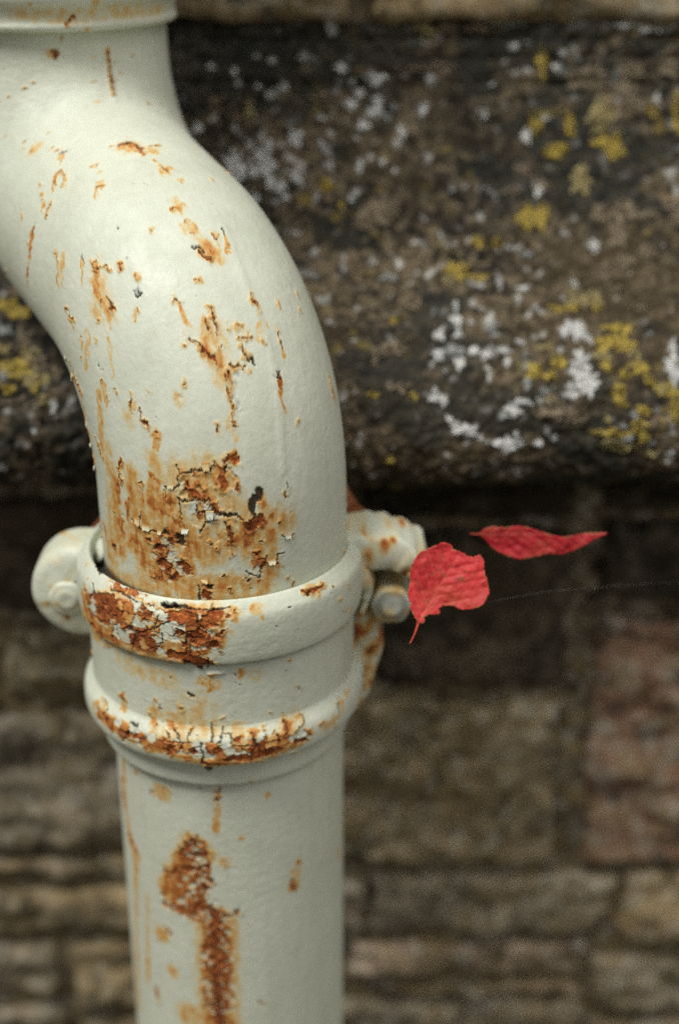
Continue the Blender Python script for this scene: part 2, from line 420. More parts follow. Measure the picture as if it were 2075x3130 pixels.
   (46.3,0.3,2.26,42.7,0.1,2.4),(48.4,-5.6,1.91),(47.8,7.7,1.3),(52,-14.7,1.13),(49.9,-0.3,1.04),
  ],
  'T': [
   (59.2,-8.6,1.72,59.5,-4.1,2.15,59.2,0.1,2.15,59.5,4.5,2.58,58,9,1.94),(55.6,-9.2,1.51,55.3,-3.9,1.81,55,1.2,1.81),
  ],
  'Z': [
   (56.8,-7.3,2.58,55.3,-3.1,2.15,2.2),(33.4,-20.2,4.87,29.2,-15.5,4.87,25.6,-22.3,4.01,3),(51.4,-4.5,3.03,50.8,0.7,2.6,3),(41.5,-17.2,3.95,3),(31,16.8,3.1,3),
  ],
  'C': [
   (63.4,-11.3,0.17,61.9,-10.3,0.17,59.5,-11.3,0.22,58,-11.1,0.22,57.1,-13,0.22,57.4,-15.7,0.22,57.7,-17.4,0.17),
   (61,-10.5,0.17,61.3,-6.4,0.17,61.9,-4.1,0.17,61.3,-2.9,0.17,61,0.5,0.21,62.2,2.4,0.21,63.1,3.5,0.17),(54.7,-12.2,0.26,53.5,-10,0.26,53.8,-6,0.22,53.8,0.1,0.22),
   (47.5,11.7,0.26,49.6,9.2,0.22,49.3,5.6,0.26,49.9,2.2,0.26),(44.2,-4.8,0.22,46.6,-3.3,0.26,48.4,-0.5,0.22,48.4,2.2,0.17),(48.1,4.8,0.17,45.7,5.6,0.22),(48.7,-28.8,0.22,43.6,-31.2,0.27),
   (45.1,-34.1,0.22,43.3,-31.8,0.27,42.7,-28.8,0.27,43,-24.2,0.22,42.4,-21,0.22,43,-19.5,0.22),(40.6,26.9,0.18,38.5,29.3,0.27,39.7,32.2,0.18),(55.6,30.1,0.17,54.1,30.5,0.22),
   (34.3,20,0.18,30.7,19.3,0.22,28.9,24.4,0.27,33.4,24.6,0.22,33.4,27.2,0.13),(30.4,18.1,0.22,25,17.2,0.22,26.5,14.3,0.18,28.3,11.7,0.18),(52.9,-5.2,0.17,50.8,-5.4,0.22,50.8,-2.4,0.17,48.7,-2.2,0.22),
   (57.1,-16.6,0.17,54.4,-16.8,0.17),(54.1,-11.7,0.22,49.3,-11.5,0.17,46.3,-10.9,0.17),(23.2,-6.2,0.22,15.7,-6.2,0.27),(51.4,0.7,0.17,50.2,3.7,0.17),
  ],
  'R': [
   (116.8,33.3,0.35,106.6,32,0.34,96.4,32,0.34,83.8,33.1,0.34,71.5,31.2,0.34,58.6,28.8,0.34),(279.4,32.4,0.26,243.1,31.6,0.26,212.2,30.3,0.26),
  ],
 },
 'c': {
  'Z': [
   (34.8,-48.9,4.72,30.3,-30.8,6.25,29.7,-16.2,6.58,30.9,-3.5,6.14,4.2),(38.7,-33.7,5.05,39.6,-18.5,4.98,4.2),(33.6,-0.1,3.69,39.6,-4.5,3.71,2),(34.5,-38.6,3.8,2),(29.1,-21.2,3.3,2),
   (20.7,-39.4,1.68,20.7,-24,2.07,2),(87.6,-50,2.65,87,-39.2,3.19,87.6,-26.5,3.14,87.6,-13.2,3.25,88.8,-1.2,3.53,88.8,10.7,3.67,88.2,23.1,3.56,88.8,33.3,2.16,3.6),
  ],
  'L': [
   (29.1,-44.9,2.39,27.6,-36.9,3.67,30.9,-34.1,3.66,33.9,-30.8,2.09),(24.6,-23.1,1.34,27.3,-20.2,1.13),(26.4,-11.3,2.05,25.8,-7.1,2.35,28.2,-4.1,1.84),(27.9,0.1,3.07,24.9,2.2,2.56),
   (42.9,-12.4,2.28,44.4,-7.5,2.59,45.6,-3.3,2.59),(34.8,-4.3,2.67,31.8,-2.9,1.54),(36.9,1.6,1.75),(43.2,-48.3,1.62),(43.2,-36,1.59),(33,-41.5,3.18),(31.8,4.3,1.13),(26.1,6.4,0.82),(29.4,-52.5,1.4),
   (32.4,-9.6,1.54),(37.8,-7.9,1.13),(23.7,9,0.51),(42.9,-21,0.31),(46.8,0.1,1.56),(45.6,-45.3,0.97),(22.2,34.8,0.87,23.4,38.4,1.07,22.8,43.4,0.59),(25.5,47.9,0.59),(88.2,-14.5,1.27,92.4,-15.7,0.71),
   (89.4,-7.1,1.27),(92.4,4.8,1.41,92.7,10.7,1.84,91.8,16.6,1.85,91.8,21.7,1.71),(90.6,28.2,1.43,90.6,31.8,0.86),(94.8,-2.4,1.28,95.1,0.7,0.99),(86.7,-50.2,1.03),(88.8,-47,0.73),
   (87.9,-34.6,1.3,88.2,-28,1.29),(74.1,-39,0.29,74.1,-35.8,0.36),(84.3,7.9,0.85),(81,25.5,0.71),(79.5,-8.1,0.49),(87.3,39.8,0.58),(76.5,-24,0.43),(80.7,-21,0.43),(72.9,-20.2,0.28),(80.7,-14.1,0.42),
   (82.8,13,0.57),(88.2,-10.7,0.85),(91.8,-24.4,0.71),(92.7,46.4,0.51),(83.4,-15.5,0.42),(83.7,21,0.57),
  ],
  'D': [
   (22.5,-15.5,1.07,22.5,-12.8,0.9,22.2,-8.6,0.74,22.8,-5.8,0.41),(35.1,-33.5,0.59),(24.6,-22.7,0.41),(33.3,-37.5,0.51),(29.7,-2.4,0.57),(46.8,-7.7,1.08,51.9,-4.1,1),(29.1,-47.9,0.51,30.9,-49.1,0.38),
   (23.4,35,0.48,23.4,37.7,0.39),(26.7,27.6,0.48),(36,30.1,0.29),(31.8,22.1,0.29),(25.8,48.1,0.29),(64.8,-8.3,0.68),(65.1,-7.1,0.39),(60.9,10.3,0.29),(55.5,7.7,0.39),(58.2,-14.7,0.29),(32.7,1,0.28),
   (58.5,27.4,0.29),(66,21.7,0.29),(7.5,-81.3,1.92,18.9,-49.3,1.48),(82.8,-31,0.93,83.4,-28.4,0.57),(86.1,-4.5,0.56),(84.9,1.6,0.56),(93.9,26.7,0.57),(104.7,-2.9,1.01),(64.2,-8.3,0.49,64.8,-7.3,0.35),
   (86.1,13.6,0.42),(85.2,-7.9,0.35),
  ],
  'C': [
   (22.8,-38.6,0.29,22.2,-34.1,0.33,22.8,-29.3,0.33,23.7,-25.7,0.25),(37.5,-26.1,0.25,35.1,-22.9,0.25,32.4,-18.5,0.29,28.5,-12.8,0.25),(34.2,-26.7,0.25,36.9,-25.7,0.29,44.1,-27.4,0.17),
   (34.2,-15.5,0.21,38.1,-15.5,0.25,39.3,-17.6,0.17),(23.1,-3.3,0.29,22.8,-6.9,0.29,23.1,-11.1,0.25),(23.1,-2.4,0.25,23.1,1.8,0.29,22.5,7.3,0.2),(21,1.4,0.2,22.5,0.7,0.2),
   (30.9,-3.1,0.29,32.1,-6.7,0.29,34.8,-7.5,0.29,41.7,-7.5,0.25),(43.2,-0.7,0.33,51.6,-1,0.33),(23.4,-21.5,0.21,23.7,-19.1,0.21),(31.5,-18.1,0.25,26.4,-16.6,0.21),(33.3,-18.1,0.21,32.1,-18.5,0.25),
   (33.3,-9,0.21,32.7,-7.1,0.21),(24.6,-49.3,0.26,26.7,-46.2,0.3,30.6,-48.7,0.26),(24.6,-4.3,0.25,28.2,-3.7,0.25),(42.6,-11.1,0.21,40.8,-7.5,0.25),(77.1,-0.7,0.21,81,-0.5,0.35,84.9,-0.5,0.35),
   (78.9,3.3,0.21,81.9,2.9,0.28,84.9,2,0.28),(81.3,3.3,0.21,81.9,6.2,0.28,85.8,5.8,0.28),(82.2,-17,0.21,84.6,-14.7,0.21),(80.7,-14.7,0.21,82.8,-12.4,0.35,84.9,-11.7,0.35),
   (82.2,-8.8,0.28,85.5,-8.6,0.35,85.8,-10.7,0.28),(79.2,-7.5,0.21,82.5,-8.8,0.28),(83.7,13.4,0.28,86.4,13.6,0.35,88.2,14.9,0.28,91.5,15.1,0.28),(81.6,25.7,0.29,85.2,25.5,0.29,86.7,23.8,0.28),
   (80.4,33.1,0.29,84,32.4,0.29,86.1,28,0.21),(81.9,50.4,0.22,86.7,48.5,0.29),(80.7,-47.9,0.22,82.8,-44.1,0.29,86.4,-44.9,0.29),(86.7,-31.2,0.29,93.3,-34.8,0.36),
   (86.1,-4.5,0.28,90.6,-3.3,0.35,95.1,-4.3,0.28),(88.2,-8.1,0.21,87,-4.5,0.28),(86.1,-17,0.21,85.8,-9.4,0.28),(86.7,6,0.21,87,10.9,0.28,87,12.6,0.28),(83.7,18.1,0.21,85.8,17.9,0.21),
   (88.2,-0.5,0.28,86.4,2.4,0.28),(84.9,22.1,0.28,87.9,22.5,0.28),(87.6,14.3,0.28,91.5,11.7,0.21),
  ],
  'S': [
   (31.5,-52.5,1.72,42.6,-48.9,2.59,43.2,-37.1,2.97,42,-29.1,1.68,0.7),(29.4,-35.6,5.03,0.7),(25.8,-21.5,2.89,0.7),(26.1,-7.1,4.09,25.8,1.8,3.68,0.7),(34.5,-3.7,4.52,35.4,2.6,2.47,0.7),
   (41.1,-11.7,3.31,45.3,-4.1,3.73,0.7),(35.4,-55.1,1.73,56.7,-61.2,2.67,45.9,-27.6,2.52,44.7,-14.9,2.91,0.42),(24.9,7.9,2.46,0.42),(32.4,5.2,2.05,0.42),(41.7,-18.7,3.33,0.42),(46.8,0.5,2.08,0.42),
   (23.1,38.6,2.52,0.5),(27.9,17.2,0.95,0.5),(24.3,16,1.9,0.5),(61.8,-0.3,1.17,55.2,-0.1,0.97,0.5),(55.8,10.5,1.55,0.5),(58.5,-3.7,1.94,0.5),(74.4,-37.5,0.8,0.5),(79.2,-37.5,1.41,0.5),
   (56.4,-36,3.96,59.1,-16.6,4.87,0.25),(56.7,15.7,2.92,0.25),(72.3,-7.7,8.83,0.25),(78.3,-16.4,1.28,82.2,-13.6,0.99,0.6),(80.1,-8.1,1.27,0.6),(80.7,26.7,1.43,84.9,24.8,1,0.6),(79.2,-22.7,1.71,0.6),
   (81.9,13.6,1.56,0.6),(83.7,9.2,1.27,0.6),(80.4,31.2,1.29,0.6),(86.7,-50.2,2.65,0.6),(73.8,-36.9,1.29,79.8,-36.7,0.58,0.6),
   (88.5,-43.4,2.19,88.8,-28,2.58,89.7,-14.5,2.83,93.9,-1.2,2.55,92.4,10.7,2.83,91.5,22.9,2.57,90.9,31.8,1.87,0.6),(90.3,-13.2,2.12,0.6),(75.6,-22.5,3.55,0.33),(77.7,-14.3,3.54,0.33),
   (78.9,-1.2,4.23,0.33),(80.7,8.1,3.53,0.33),(81.6,27.8,4.29,0.33),(84.3,49.8,1.18,82.8,59.5,0.9,0.33),(83.4,-46.8,1.76,0.33),(89.7,41.3,2.18,87.6,50.6,1.47,0.33),(82.2,-9.8,4.23,0.33),
   (85.2,-18.5,4.25,0.33),(68.4,-4.8,1.4,0.33),(60,0.7,2.78,0.33),(33.6,-55.9,1.73,42,-51.5,2.6,43.2,-43.2,2.57,43.5,-32.9,2.11,0.62),(37.5,-21.5,1.66,39.9,-15.5,2.07,0.62),
  ],
  'H': [
   (54.6,-0.5,1.01,54,4.3,0.75),
  ],
  'N': [
   (9.3,-80.6,1.18,3,-82.5,1.4),(22.5,-15.5,0.49,22.5,-11.1,0.49),
  ],
 },
 'p': {
  'L': [
   (33.2,-11.9,0.4,36.8,-12.2,0.96,44.4,-19.8,1.13,40.8,-7.3,0.96),(55.6,-27.2,0.57,50,-12.8,1.78,48,-7.7,1.37),(66,-29.1,0.58,74.4,-28.2,1,73.2,-18.9,0.99,70.4,-11.5,1.23,60,-9,1.22,54.8,-6,0.81),
   (69.6,-6.4,1.31,75.6,-3.7,1.56,84.4,-5.2,2.15,94.4,-5,2.16,104.8,-5.8,1.84,115.2,-5.2,1.86,122.8,-5.4,1.87,133.6,-4.8,2.22),(72.8,0.3,0.37,72,5.2,0.25),(87.2,-29.3,0.38,88.8,-28,0.34),
   (95.2,-34.3,0.25),(62.8,30.1,0.58,67.2,31.2,0.37),(54,33.1,0.25),(46.8,1.2,0.2),(46.8,-55.1,0.34,51.6,-53.2,0.5,54.4,-49.8,0.63),(24.8,-57.2,0.33),(125.2,-38.4,0.22,134,-37.5,0.22),
   (12.4,-23.4,0.16),(9.2,-1.8,0.12,12.8,-1.6,0.2),(17.2,-32.2,0.16),(59.2,-24.4,0.49),
  ],
  'Z': [
   (39.2,-12.4,5.74,56,-13,6.77,72,-18.9,4.9,74.4,-4.8,5.87,96.8,-5,6.95,122.8,-5.4,7.07,1.6),
  ],
  'D': [
   (47.6,-55.3,0.4,51.2,-54.4,0.6),(8.4,-9.4,0.28),(48,57,0.4),(74.8,-0.7,0.78),(44,0.7,0.29),(1.2,7.7,0.28),(1.2,2.2,0.37),(120.8,-2.4,0.81),(91.2,-10.5,0.79),(55.6,-27.8,0.59),
  ],
  'S': [
   (41.6,-12.4,6.7,64.8,-26.5,3.92,72,-12.8,4.89,0.744),(79.2,-4.3,6.28,109.6,-5.4,6.61,133.6,-5.4,6.71,0.744),(64.8,30.5,2.16,0.744),(53.2,33.3,1.17,0.744),(50.4,-52.9,2.6,57.6,-44.9,1.39,0.744),
   (24,-57,1.38,38,-58.2,1,0.744),(128.8,-37.9,1.24,0.744),(12.4,-53.2,1.56,38.4,-55.1,1.59,64,-47.9,1.8,106.8,-53.8,1.45,152,-58.9,2.15,0.432),(15.2,-26.9,3.79,0.432),
   (12.8,-2,1.31,30,-3.1,0.95,0.432),(132.4,-18.5,6.13,0.432),(91.2,-32,4.01,0.432),(33.2,7.7,0.95,0.432),(14,19.3,1.32,0.432),(11.6,-42,1.34,0.432),(126.8,-44.7,1.46,74,-39.6,0.8,0.432),
   (34,-15.1,2.86,0.432),(45.2,0.3,2.3,0.432),(58.4,31.4,2.55,0.432),(110.4,-26.9,3.04,0.432),(65.6,64.1,1.23,70.8,64.1,1.03,0.432),
  ],
  'G': [
   (39.2,-8.8,0.76),(45.2,-15.1,0.96),(71.6,-7.5,0.98),(111.2,-3.3,1),(65.6,-4.1,0.78),
  ],
 },
 't': {
  'L': [
   (99.6,15.3,0.4,97.8,16.4,0.3,96.3,17.9,0.4),
  ],
  'S': [
   (99.3,15.3,1.11,96.3,17.9,0.91,0.5),(90.9,3.1,0.99,0.5),(90.9,26.5,1.51,0.5),(102.3,22.7,0.81,0.5),(95.1,-4.3,2.5,96.3,13.8,3.01,95.7,33.1,3.06,96.9,60.8,2.64,0.25),
  ],
  'D': [
   (96,24,0.25),(95.7,35.8,0.31),(96.9,44.9,0.26),(100.5,70.1,0.32),
  ],
 },
}


# lifted flakes of paint on the swan neck: (mm along, mm round, width, height)
FLAKES = [(112.3, -61.6, 1.08, 1.44), (103.0, -62.7, 1.26, 1.97), (80.5, -63.1, 1.07, 2.33), (70.6, -63.1, 1.08, 1.61), (59.5, -63.3, 1.08, 1.98), (32.8, -64.1, 0.73, 2.00), (27.4, -64.1, 0.67, 1.34), (45.1, -31.2, 1.77, 1.59), (43.6, -26.9, 2.65, 1.15), (44.8, -10.3, 1.92, 1.05), (62.2, -0.1, 1.97, 1.28), (39.7, 29.5, 1.95, 1.15), (30.7, 22.1, 2.22, 1.07), (43.0, -21.0, 1.32, 0.79), (57.7, -14.3, 1.73, 0.86), (49.9, -0.5, 1.99, 1.30), (25.0, -3.9, 1.77, 0.88), ]

# lichen on the ledge: (mm along, mm up the profile, half width, half height)
LICHEN = {
 'W': [
  (49,337,5.2,3.5),(48,331,1.9,1.6),(54,331,2.3,1.9),(65,332,4.8,2.6),(58,325,3.5,3.5),(54,319,3.5,2.6),(67,320,3.5,4.5),(65,314,4.8,3.9),(60,308,4.2,4),(75,317,2.9,2.6),(79,304,2.2,5),
  (76,298,2.1,2.9),(72,312,1.9,2.9),(89,316,2.3,3),(93,331,3.5,3.3),(119,312,1.6,2.9),(123,329,2.3,1.6),(58,286,1.9,5),(69,287,1.9,3),(75,283,2.2,2.2),(-3,284,4.8,8),(11,286,6.4,10.5),
  (26,301,6.1,9),(19,275,5.1,4.4),(4,297,2.2,4.5),(30,276,2.2,2.9),(27,281,2.2,4),(22,270,2.2,4),(7,269,2.8,5.5),(-21,305,3.2,4),(-15,337,2.3,1.5),(-4,335,1.9,3.5),(7,343,1.9,1.6),
  (15,341,1.9,1.5),(30,343,2.3,2.9),(44,357,2.9,6.5),(29,359,1.9,1.3),(39,312,2.2,2.2),(39,299,1.6,1.9),(14,323,2.3,1.6),(21,329,2.3,3),(17,326,1.9,2.5),(8,328,1.9,1.6),(-2,330,1.9,1.4),
  (72,223,3.7,2.2),(134,216,5.2,2.1),(139,301,3.2,4),(149,311,4.2,1.3),(54,268,1.6,1.6),(64,232,1.6,1.4),(43,197,1.8,1.5),(32,214,1.5,2.3),(155,337,2.3,2.3),(158,344,3.2,3),
  (140,350,1.9,1.3),(134,347,2.6,1.6),(102,206,2.1,4),(102,197,3.3,4.5),(94,190,2.7,3.5),(103,189,3.6,3),(100,181,3.9,2.7),(96,170,1.8,1.5),(102,174,2.4,5),(93,179,3,3),(90,173,1.2,2),
  (114,204,1.2,1.2),(118,202,1.8,1.8),(118,194,2.1,3.5),(120,190,1.8,2.5),(109,180,2.4,2.1),(115,177,3.9,3.3),(123,180,3.6,2.7),(115,170,2.4,3),(124,174,2.1,3),(131,185,2.1,1.8),
  (132,178,1.8,3.5),(132,171,1.5,2.5),(151,191,3.6,4),(158,192,5.4,6),(162,187,2.7,2.4),(155,194,3.9,4),(157,173,4.2,6.5),(153,168,3.3,3),(160,164,4.1,5.5),(156,163,3.8,5),(149,157,3.2,2.6),
  (152,158,2.6,3.5),(132,162,1.8,3.5),(140,159,2.6,1.5),(138,155,1.8,2),(131,154,6.2,2.6),(126,151,3.2,4),(121,148,3.2,1.8),(91,157,2.6,3.2),(95,155,1.8,3.8),(97,147,2.3,2.1),
  (100,143,2.3,2.3),(106,141,4.4,3.5),(110,138,3.2,2.3),(114,136,2.1,1.3),(124,135,5.9,3.3),(119,135,2.1,1.3),(128,137,2.1,1.2),(136,135,1.5,1.8),(144,138,2.1,1.5),(141,141,1.8,2.5),
  (138,135,1.5,2.3),(105,135,1.3,1),(127,140,1.2,1),(200,183,2.4,4.5),(199,171,3.3,7),(180,148,2.3,3),(177,138,2.6,3),(175,143,1.8,1.2),(197,128,2.1,4.5),(189,197,1.5,1.5),(158,221,1.5,1.5),
  (191,192,1.5,2.3),(137,238,3.1,2.2),(129,242,3.1,2.5),(144,273,2.5,3.8),(149,232,1.6,1.6),(169,242,1.9,3.5),(194,358,9.7,2.3),(206,357,8.1,2.5),(131,359,9.7,1.6),(-105,191,2.4,3.8),
  (-103,166,2.4,3.1),(-72,154,2.3,3.4),(-80,152,1.8,3),(-105,122,2.1,2.4),(-88,141,1.5,1.7),(-78,147,1.3,1.5),
 ],
 'Y': [
  (152,314,9.6,2.3),(144,307,2.9,5.5),(161,306,2.2,6.4),(153,294,4.8,3.5),(177,313,5.8,6.4),(179,299,6.4,4.8),(182,294,4.2,4.2),(175,306,3.2,4.8),(139,258,6.3,6.9),(145,259,3.1,7.5),
  (124,244,4.1,2.5),(114,244,4.1,3.4),(96,241,1.9,2.5),(104,227,5.3,4.5),(100,222,3.4,3.4),(114,224,4,2.5),(159,210,5.2,5),(167,212,3.4,6),(168,207,2.7,3),(149,205,3,1.8),(156,206,3,2.1),
  (169,185,5.1,3.9),(176,192,6.6,6),(178,183,5.4,3.3),(182,177,3,5),(168,177,3.9,4.5),(143,182,5.1,2.4),(136,170,5,3),(142,166,4.1,2.4),(147,173,3.3,4),(135,166,2.7,2.4),(169,171,3,3),
  (183,171,4.4,4),(176,166,3.5,2.1),(188,165,3.8,2.7),(193,161,3.5,3.8),(173,158,2.9,4),(175,153,3.2,2.1),(184,150,3.5,2.6),(198,150,2.1,5.9),(168,146,2.1,2.3),(182,144,3.2,2.3),
  (172,140,7.3,2.1),(170,134,5,2.3),(178,133,6.8,2.1),(166,139,2.1,2.1),(184,138,2.9,3.5),(188,129,2.1,2.1),(63,157,2.4,1.8),(81,156,2.3,2.1),(73,199,2.1,1.5),(71,128,1.5,2.5),
  (42,275,3.5,3.2),(49,265,2.2,2.8),(4,314,3.2,5.5),(91,354,3.9,4.5),(148,339,2.6,7),(46,359,2.3,2.3),(165,278,4.1,7.5),(202,314,2.6,4.2),(213,309,1.9,12.5),(130,170,2.1,3),
  (196,159,4.4,3.5),(-106,206,6.1,5.3),(-99,202,4.6,4.5),(-98,170,6.5,4.4),(-88,165,5.9,5.1),(-100,160,4.4,2.7),(-84,155,4.4,2.7),(-92,178,4.5,3.4),(-105,180,3.3,3.1),(-89,162,3.2,3),
 ],
 'T': [
  (170,333,9.7,4.2),(188,321,8,9),(176,325,6.4,4.8),(193,336,7.4,6.4),(211,341,6.4,8.1),(163,331,4.8,5),(204,359,12.9,1.9),(185,261,7.2,6.5),(181,252,5.6,10),(174,259,4.7,5.5),
  (196,258,4.7,2.5),(208,261,3.8,10),(183,232,4.7,4),(194,237,4.7,3.5),(174,226,3.1,6.5),(65,258,9.4,7),(61,254,4.1,2.5),(71,261,6.3,4.5),(99,337,7.1,2.9),(84,336,9.7,1.9),(81,309,4.2,7.5),
  (145,276,4.8,3.5),(71,183,6.9,3),(64,179,2.4,5),(137,283,3.8,3.2),(131,272,4.8,2.5),(82,207,3.7,4),(75,161,4.4,2.4),(133,179,3,2.5),(143,151,5.9,4.5),(150,148,7.3,4),(100,221,3.1,3.4),
  (106,236,3.1,2.5),(39,323,6.4,2.6),(45,318,4.2,2.3),(15,308,6.4,2.2),(188,206,5.2,1.8),(178,217,2.5,1.8),(120,356,12.9,1.3),(75,359,9.7,1.3),(199,359,12.9,1.6),(-96,188,5.1,3.5),
  (-88,172,4.5,4.1),(-80,167,3,3.4),(-96,154,5.9,2.4),
 ],
}



def strokes(lst, s, a, big=30.0, margin=6.0, cells=False):
    """lst of strokes -> signed distance (mm) to the nearest stroke, on the grid s x a (warped arrays, mm)"""
    sd = np.full(s.shape, big, np.float32)
    s0 = s[:, s.shape[1] // 2]; a0 = a[a.shape[0] // 2]
    for st in lst:
        st = np.array(st[:len(st) // 3 * 3], float).reshape(-1, 3)
        m = st[:, 2].max() + margin
        i0, i1 = np.searchsorted(s0, [st[:, 0].min() - m - 2, st[:, 0].max() + m + 2])
        j0, j1 = np.searchsorted(a0, [st[:, 1].min() - m - 2, st[:, 1].max() + m + 2])
        if i1 <= i0 or j1 <= j0: continue
        S = s[i0:i1, j0:j1]; A = a[i0:i1, j0:j1]
        if len(st) == 1:
            d = np.hypot(S - st[0, 0], A - st[0, 1]) - st[0, 2]
        else:
            d = np.full(S.shape, big)
            for p, q in zip(st[:-1], st[1:]):
                v = q[:2] - p[:2]; l2 = max(v @ v, 1e-6)
                t = np.clip(((S - p[0]) * v[0] + (A - p[1]) * v[1]) / l2, 0, 1)
                d = np.minimum(d, np.hypot(S - p[0] - t * v[0], A - p[1] - t * v[1]) - (p[2] + t * (q[2] - p[2])))
        sd[i0:i1, j0:j1] = np.minimum(sd[i0:i1, j0:j1], d)
    return sd


def wear_maps(part, s1, a1, seed, specks=0, amount=1.0, ragged=(0.35, 0.25)):
    """height (m) and the four masks rust / stain / dark / grey undercoat for a grid of surface coordinates"""
    W = WEAR.get(part, {})
    S, A = np.meshgrid(s1 * 1000, a1 * 1000, indexing='ij')
    S = S.astype(np.float32); A = A.astype(np.float32)
    w1 = perlin(S / 2.6, A / 2.6, seed); w2 = perlin(S / 2.6 + 50, A / 2.6 + 9, seed + 1)
    w3 = perlin(S / 0.9, A / 0.9, seed + 2); w4 = perlin(S / 0.9 + 31, A / 0.9 + 7, seed + 3)
    Sw = S + 1.1 * w1 + 0.55 * w3; Aw = A + 1.1 * w2 + 0.55 * w4
    fine = fbm(S / 0.8, A / 0.8, 3, seed + 5)
    mid = fbm(S / 3.5, A / 3.5, 4, seed + 8)
    streak = fbm(S / 10.0, A / 2.6, 4, seed + 11)
    r = np.random.default_rng(seed)
    Ls = list(W.get('L', [])); Ds = list(W.get('D', []))
    for i in range(specks):
        p = (r.uniform(S.min(), S.max()), r.uniform(-78, 78), 0.07 + 0.28 * r.random() ** 3)
        (Ls if r.random() < 0.25 else Ds).append(p)
    sdL = strokes(Ls, Sw, Aw) + ragged[0] * fine + ragged[1] * mid
    sdD = strokes(Ds, Sw, Aw) + 0.25 * fine
    Sc = S + 0.5 * w3 + 0.35 * w1; Ac = A + 0.5 * w4 + 0.35 * w2
    sdC = strokes(W.get('C', []), Sc, Ac)
    sdG = strokes(W.get('G', []), Sw, Aw) + 0.6 * mid
    sdT = strokes(W.get('T', []), Sw, Aw) + 0.6 * mid + 0.3 * fine
    # stain
    G = np.zeros(S.shape, np.float32)
    for st in W.get('S', []):
        n = len(st) // 3; amp = st[-1]
        pts = np.array(st[:3 * n], float).reshape(-1, 3)
        soft = max(0.5, 0.75 * pts[:, 2].mean())
        d = strokes([st], S + 1.6 * w1 + 0.6 * w3, A + 1.3 * w2 + 0.5 * w4, margin=3 * soft) + 0.35 * soft * mid
        G = np.maximum(G, amp * np.exp(-(np.maximum(d + 0.6 * pts[:, 2].mean(), 0) / (soft * 1.25)) ** 2) * (d < 29))
    near = np.exp(-(np.maximum(sdL, 0) / 1.2) ** 2) * 0.48
    G = np.maximum(G * np.clip(0.90 + 0.75 * streak + 0.85 * mid + 0.30 * fine, 0.05, 1.5), near * np.clip(0.7 + 1.2 * mid, 0, 1.2) * (sdL < 25))
    # crazed zones: paint broken into plates
    crackle = np.zeros(S.shape, np.float32); plate = np.zeros(S.shape, np.float32); lostplate = np.zeros(S.shape, np.float32); edgelift = np.zeros(S.shape, np.float32)
    for k, st in enumerate(W.get('Z', [])):
        cell = st[-1]
        z = sstep(1.2, -1.2, strokes([st], Sw, Aw) + 1.2 * mid)
        if z.max() <= 0: continue
        e, cid = voronoi((S + 0.9 * w1 + 0.35 * w3) / cell, (A + 0.9 * w2 + 0.35 * w4) / cell, seed + k)
        e = e * cell
        crackle = np.maximum(crackle, z * sstep(0.16 + 0.07 * cell, 0.05, e) * np.clip(.75 + 1.2 * mid, .25, 1) * min(1.0, .35 + .2 * cell))
        lvl = np.where(cid < .30, .10, np.where(cid < .55, .42, .68)) + .45 * mid + .25 * fine + .25 * np.exp(-(e / .8) ** 2)
        G = np.maximum(G * (1 - .75 * z * (cid < .30)), z * np.clip(lvl, 0, 1) * (1 - (cid < .30) * .6))
        plate = np.where(z > 0.3, (cid - 0.5) * z, plate)
        edgelift = np.maximum(edgelift, z * np.exp(-(e / 0.7) ** 2))
        lostplate = np.maximum(lostplate, z * (cid > 0.84) * sstep(0.15, 0.35, e))
    loss = np.maximum(sstep(0.18, -0.18, sdL), lostplate)
    tan = sstep(0.25, -0.25, sdT) * (1 - loss)
    dark = np.maximum(sstep(0.15, -0.25, sdD), 0.93 * sstep(0.18, -0.06, sdC + 0.18 * fine + 0.10 * mid))
    dark = np.maximum(dark, 0.85 * crackle)
    shade = sstep(0.35, 0.05, np.abs(sdL)) * (0.35 + 0.5 * mid) * (sdL < 20)      # dark broken edge of the paint film, its shadow line painted in
    dark = np.clip(np.maximum(dark, shade), 0, 1)
    grey = sstep(0.5, -0.5, sdG) * (1 - 0.7 * loss)
    stain = np.clip(np.maximum(G, tan * (0.36 + 0.25 * mid)), 0, 1)
    # relief
    thick = 0.62
    h = -thick * np.maximum(np.maximum(loss, 0.75 * tan), 0.5 * grey)
    h = h - 1.1 * sstep(0.2, -0.5, sdD) - 0.6 * sstep(0.16, -0.1, sdC) - 0.6 * crackle
    lift = np.exp(-(np.maximum(sdL, 0) / 0.7) ** 2) * (1 - loss) * (sdL < 20)
    lift = np.maximum(lift, np.exp(-(np.maximum(sdC, 0) / 0.8) ** 2) * (sdC < 20) * 0.4)
    lift = np.maximum(lift, np.exp(-(np.maximum(sdT, 0) / 0.8) ** 2) * (1 - tan) * (sdT < 20) * 0.8)
    h = h + lift * np.clip(0.40 + 0.8 * mid, 0, 1.1) + 0.75 * plate * (1 - crackle) + 0.18 * edgelift * (1 - crackle)
    h = h + loss * (0.30 * fine + 0.25 * mid) + tan * 0.15 * fine
    h = h + 0.10 * mid + 0.035 * fbm(S / 1.3, A / 1.3, 2, seed + 20)               # brushed paint is never flat
    if 'N' in W:                                                                    # pieces broken out of the rim, the hole's shade painted in
        d = strokes(W['N'], Sw, Aw)
        h = h - 4.0 * sstep(0.4, -0.8, d); dark = np.maximum(dark, sstep(0.3, -0.3, d))
    if 'R' in W: h = h + 0.28 * np.exp(-(np.maximum(strokes(W['R'], S, A), 0) / 1.6) ** 2) * (1 - loss)
    if 'H' in W:
        d = strokes(W['H'], S + 0.5 * w1, A + 0.5 * w2)
        h = h + 1.7 * sstep(0.8, -2.0, d)
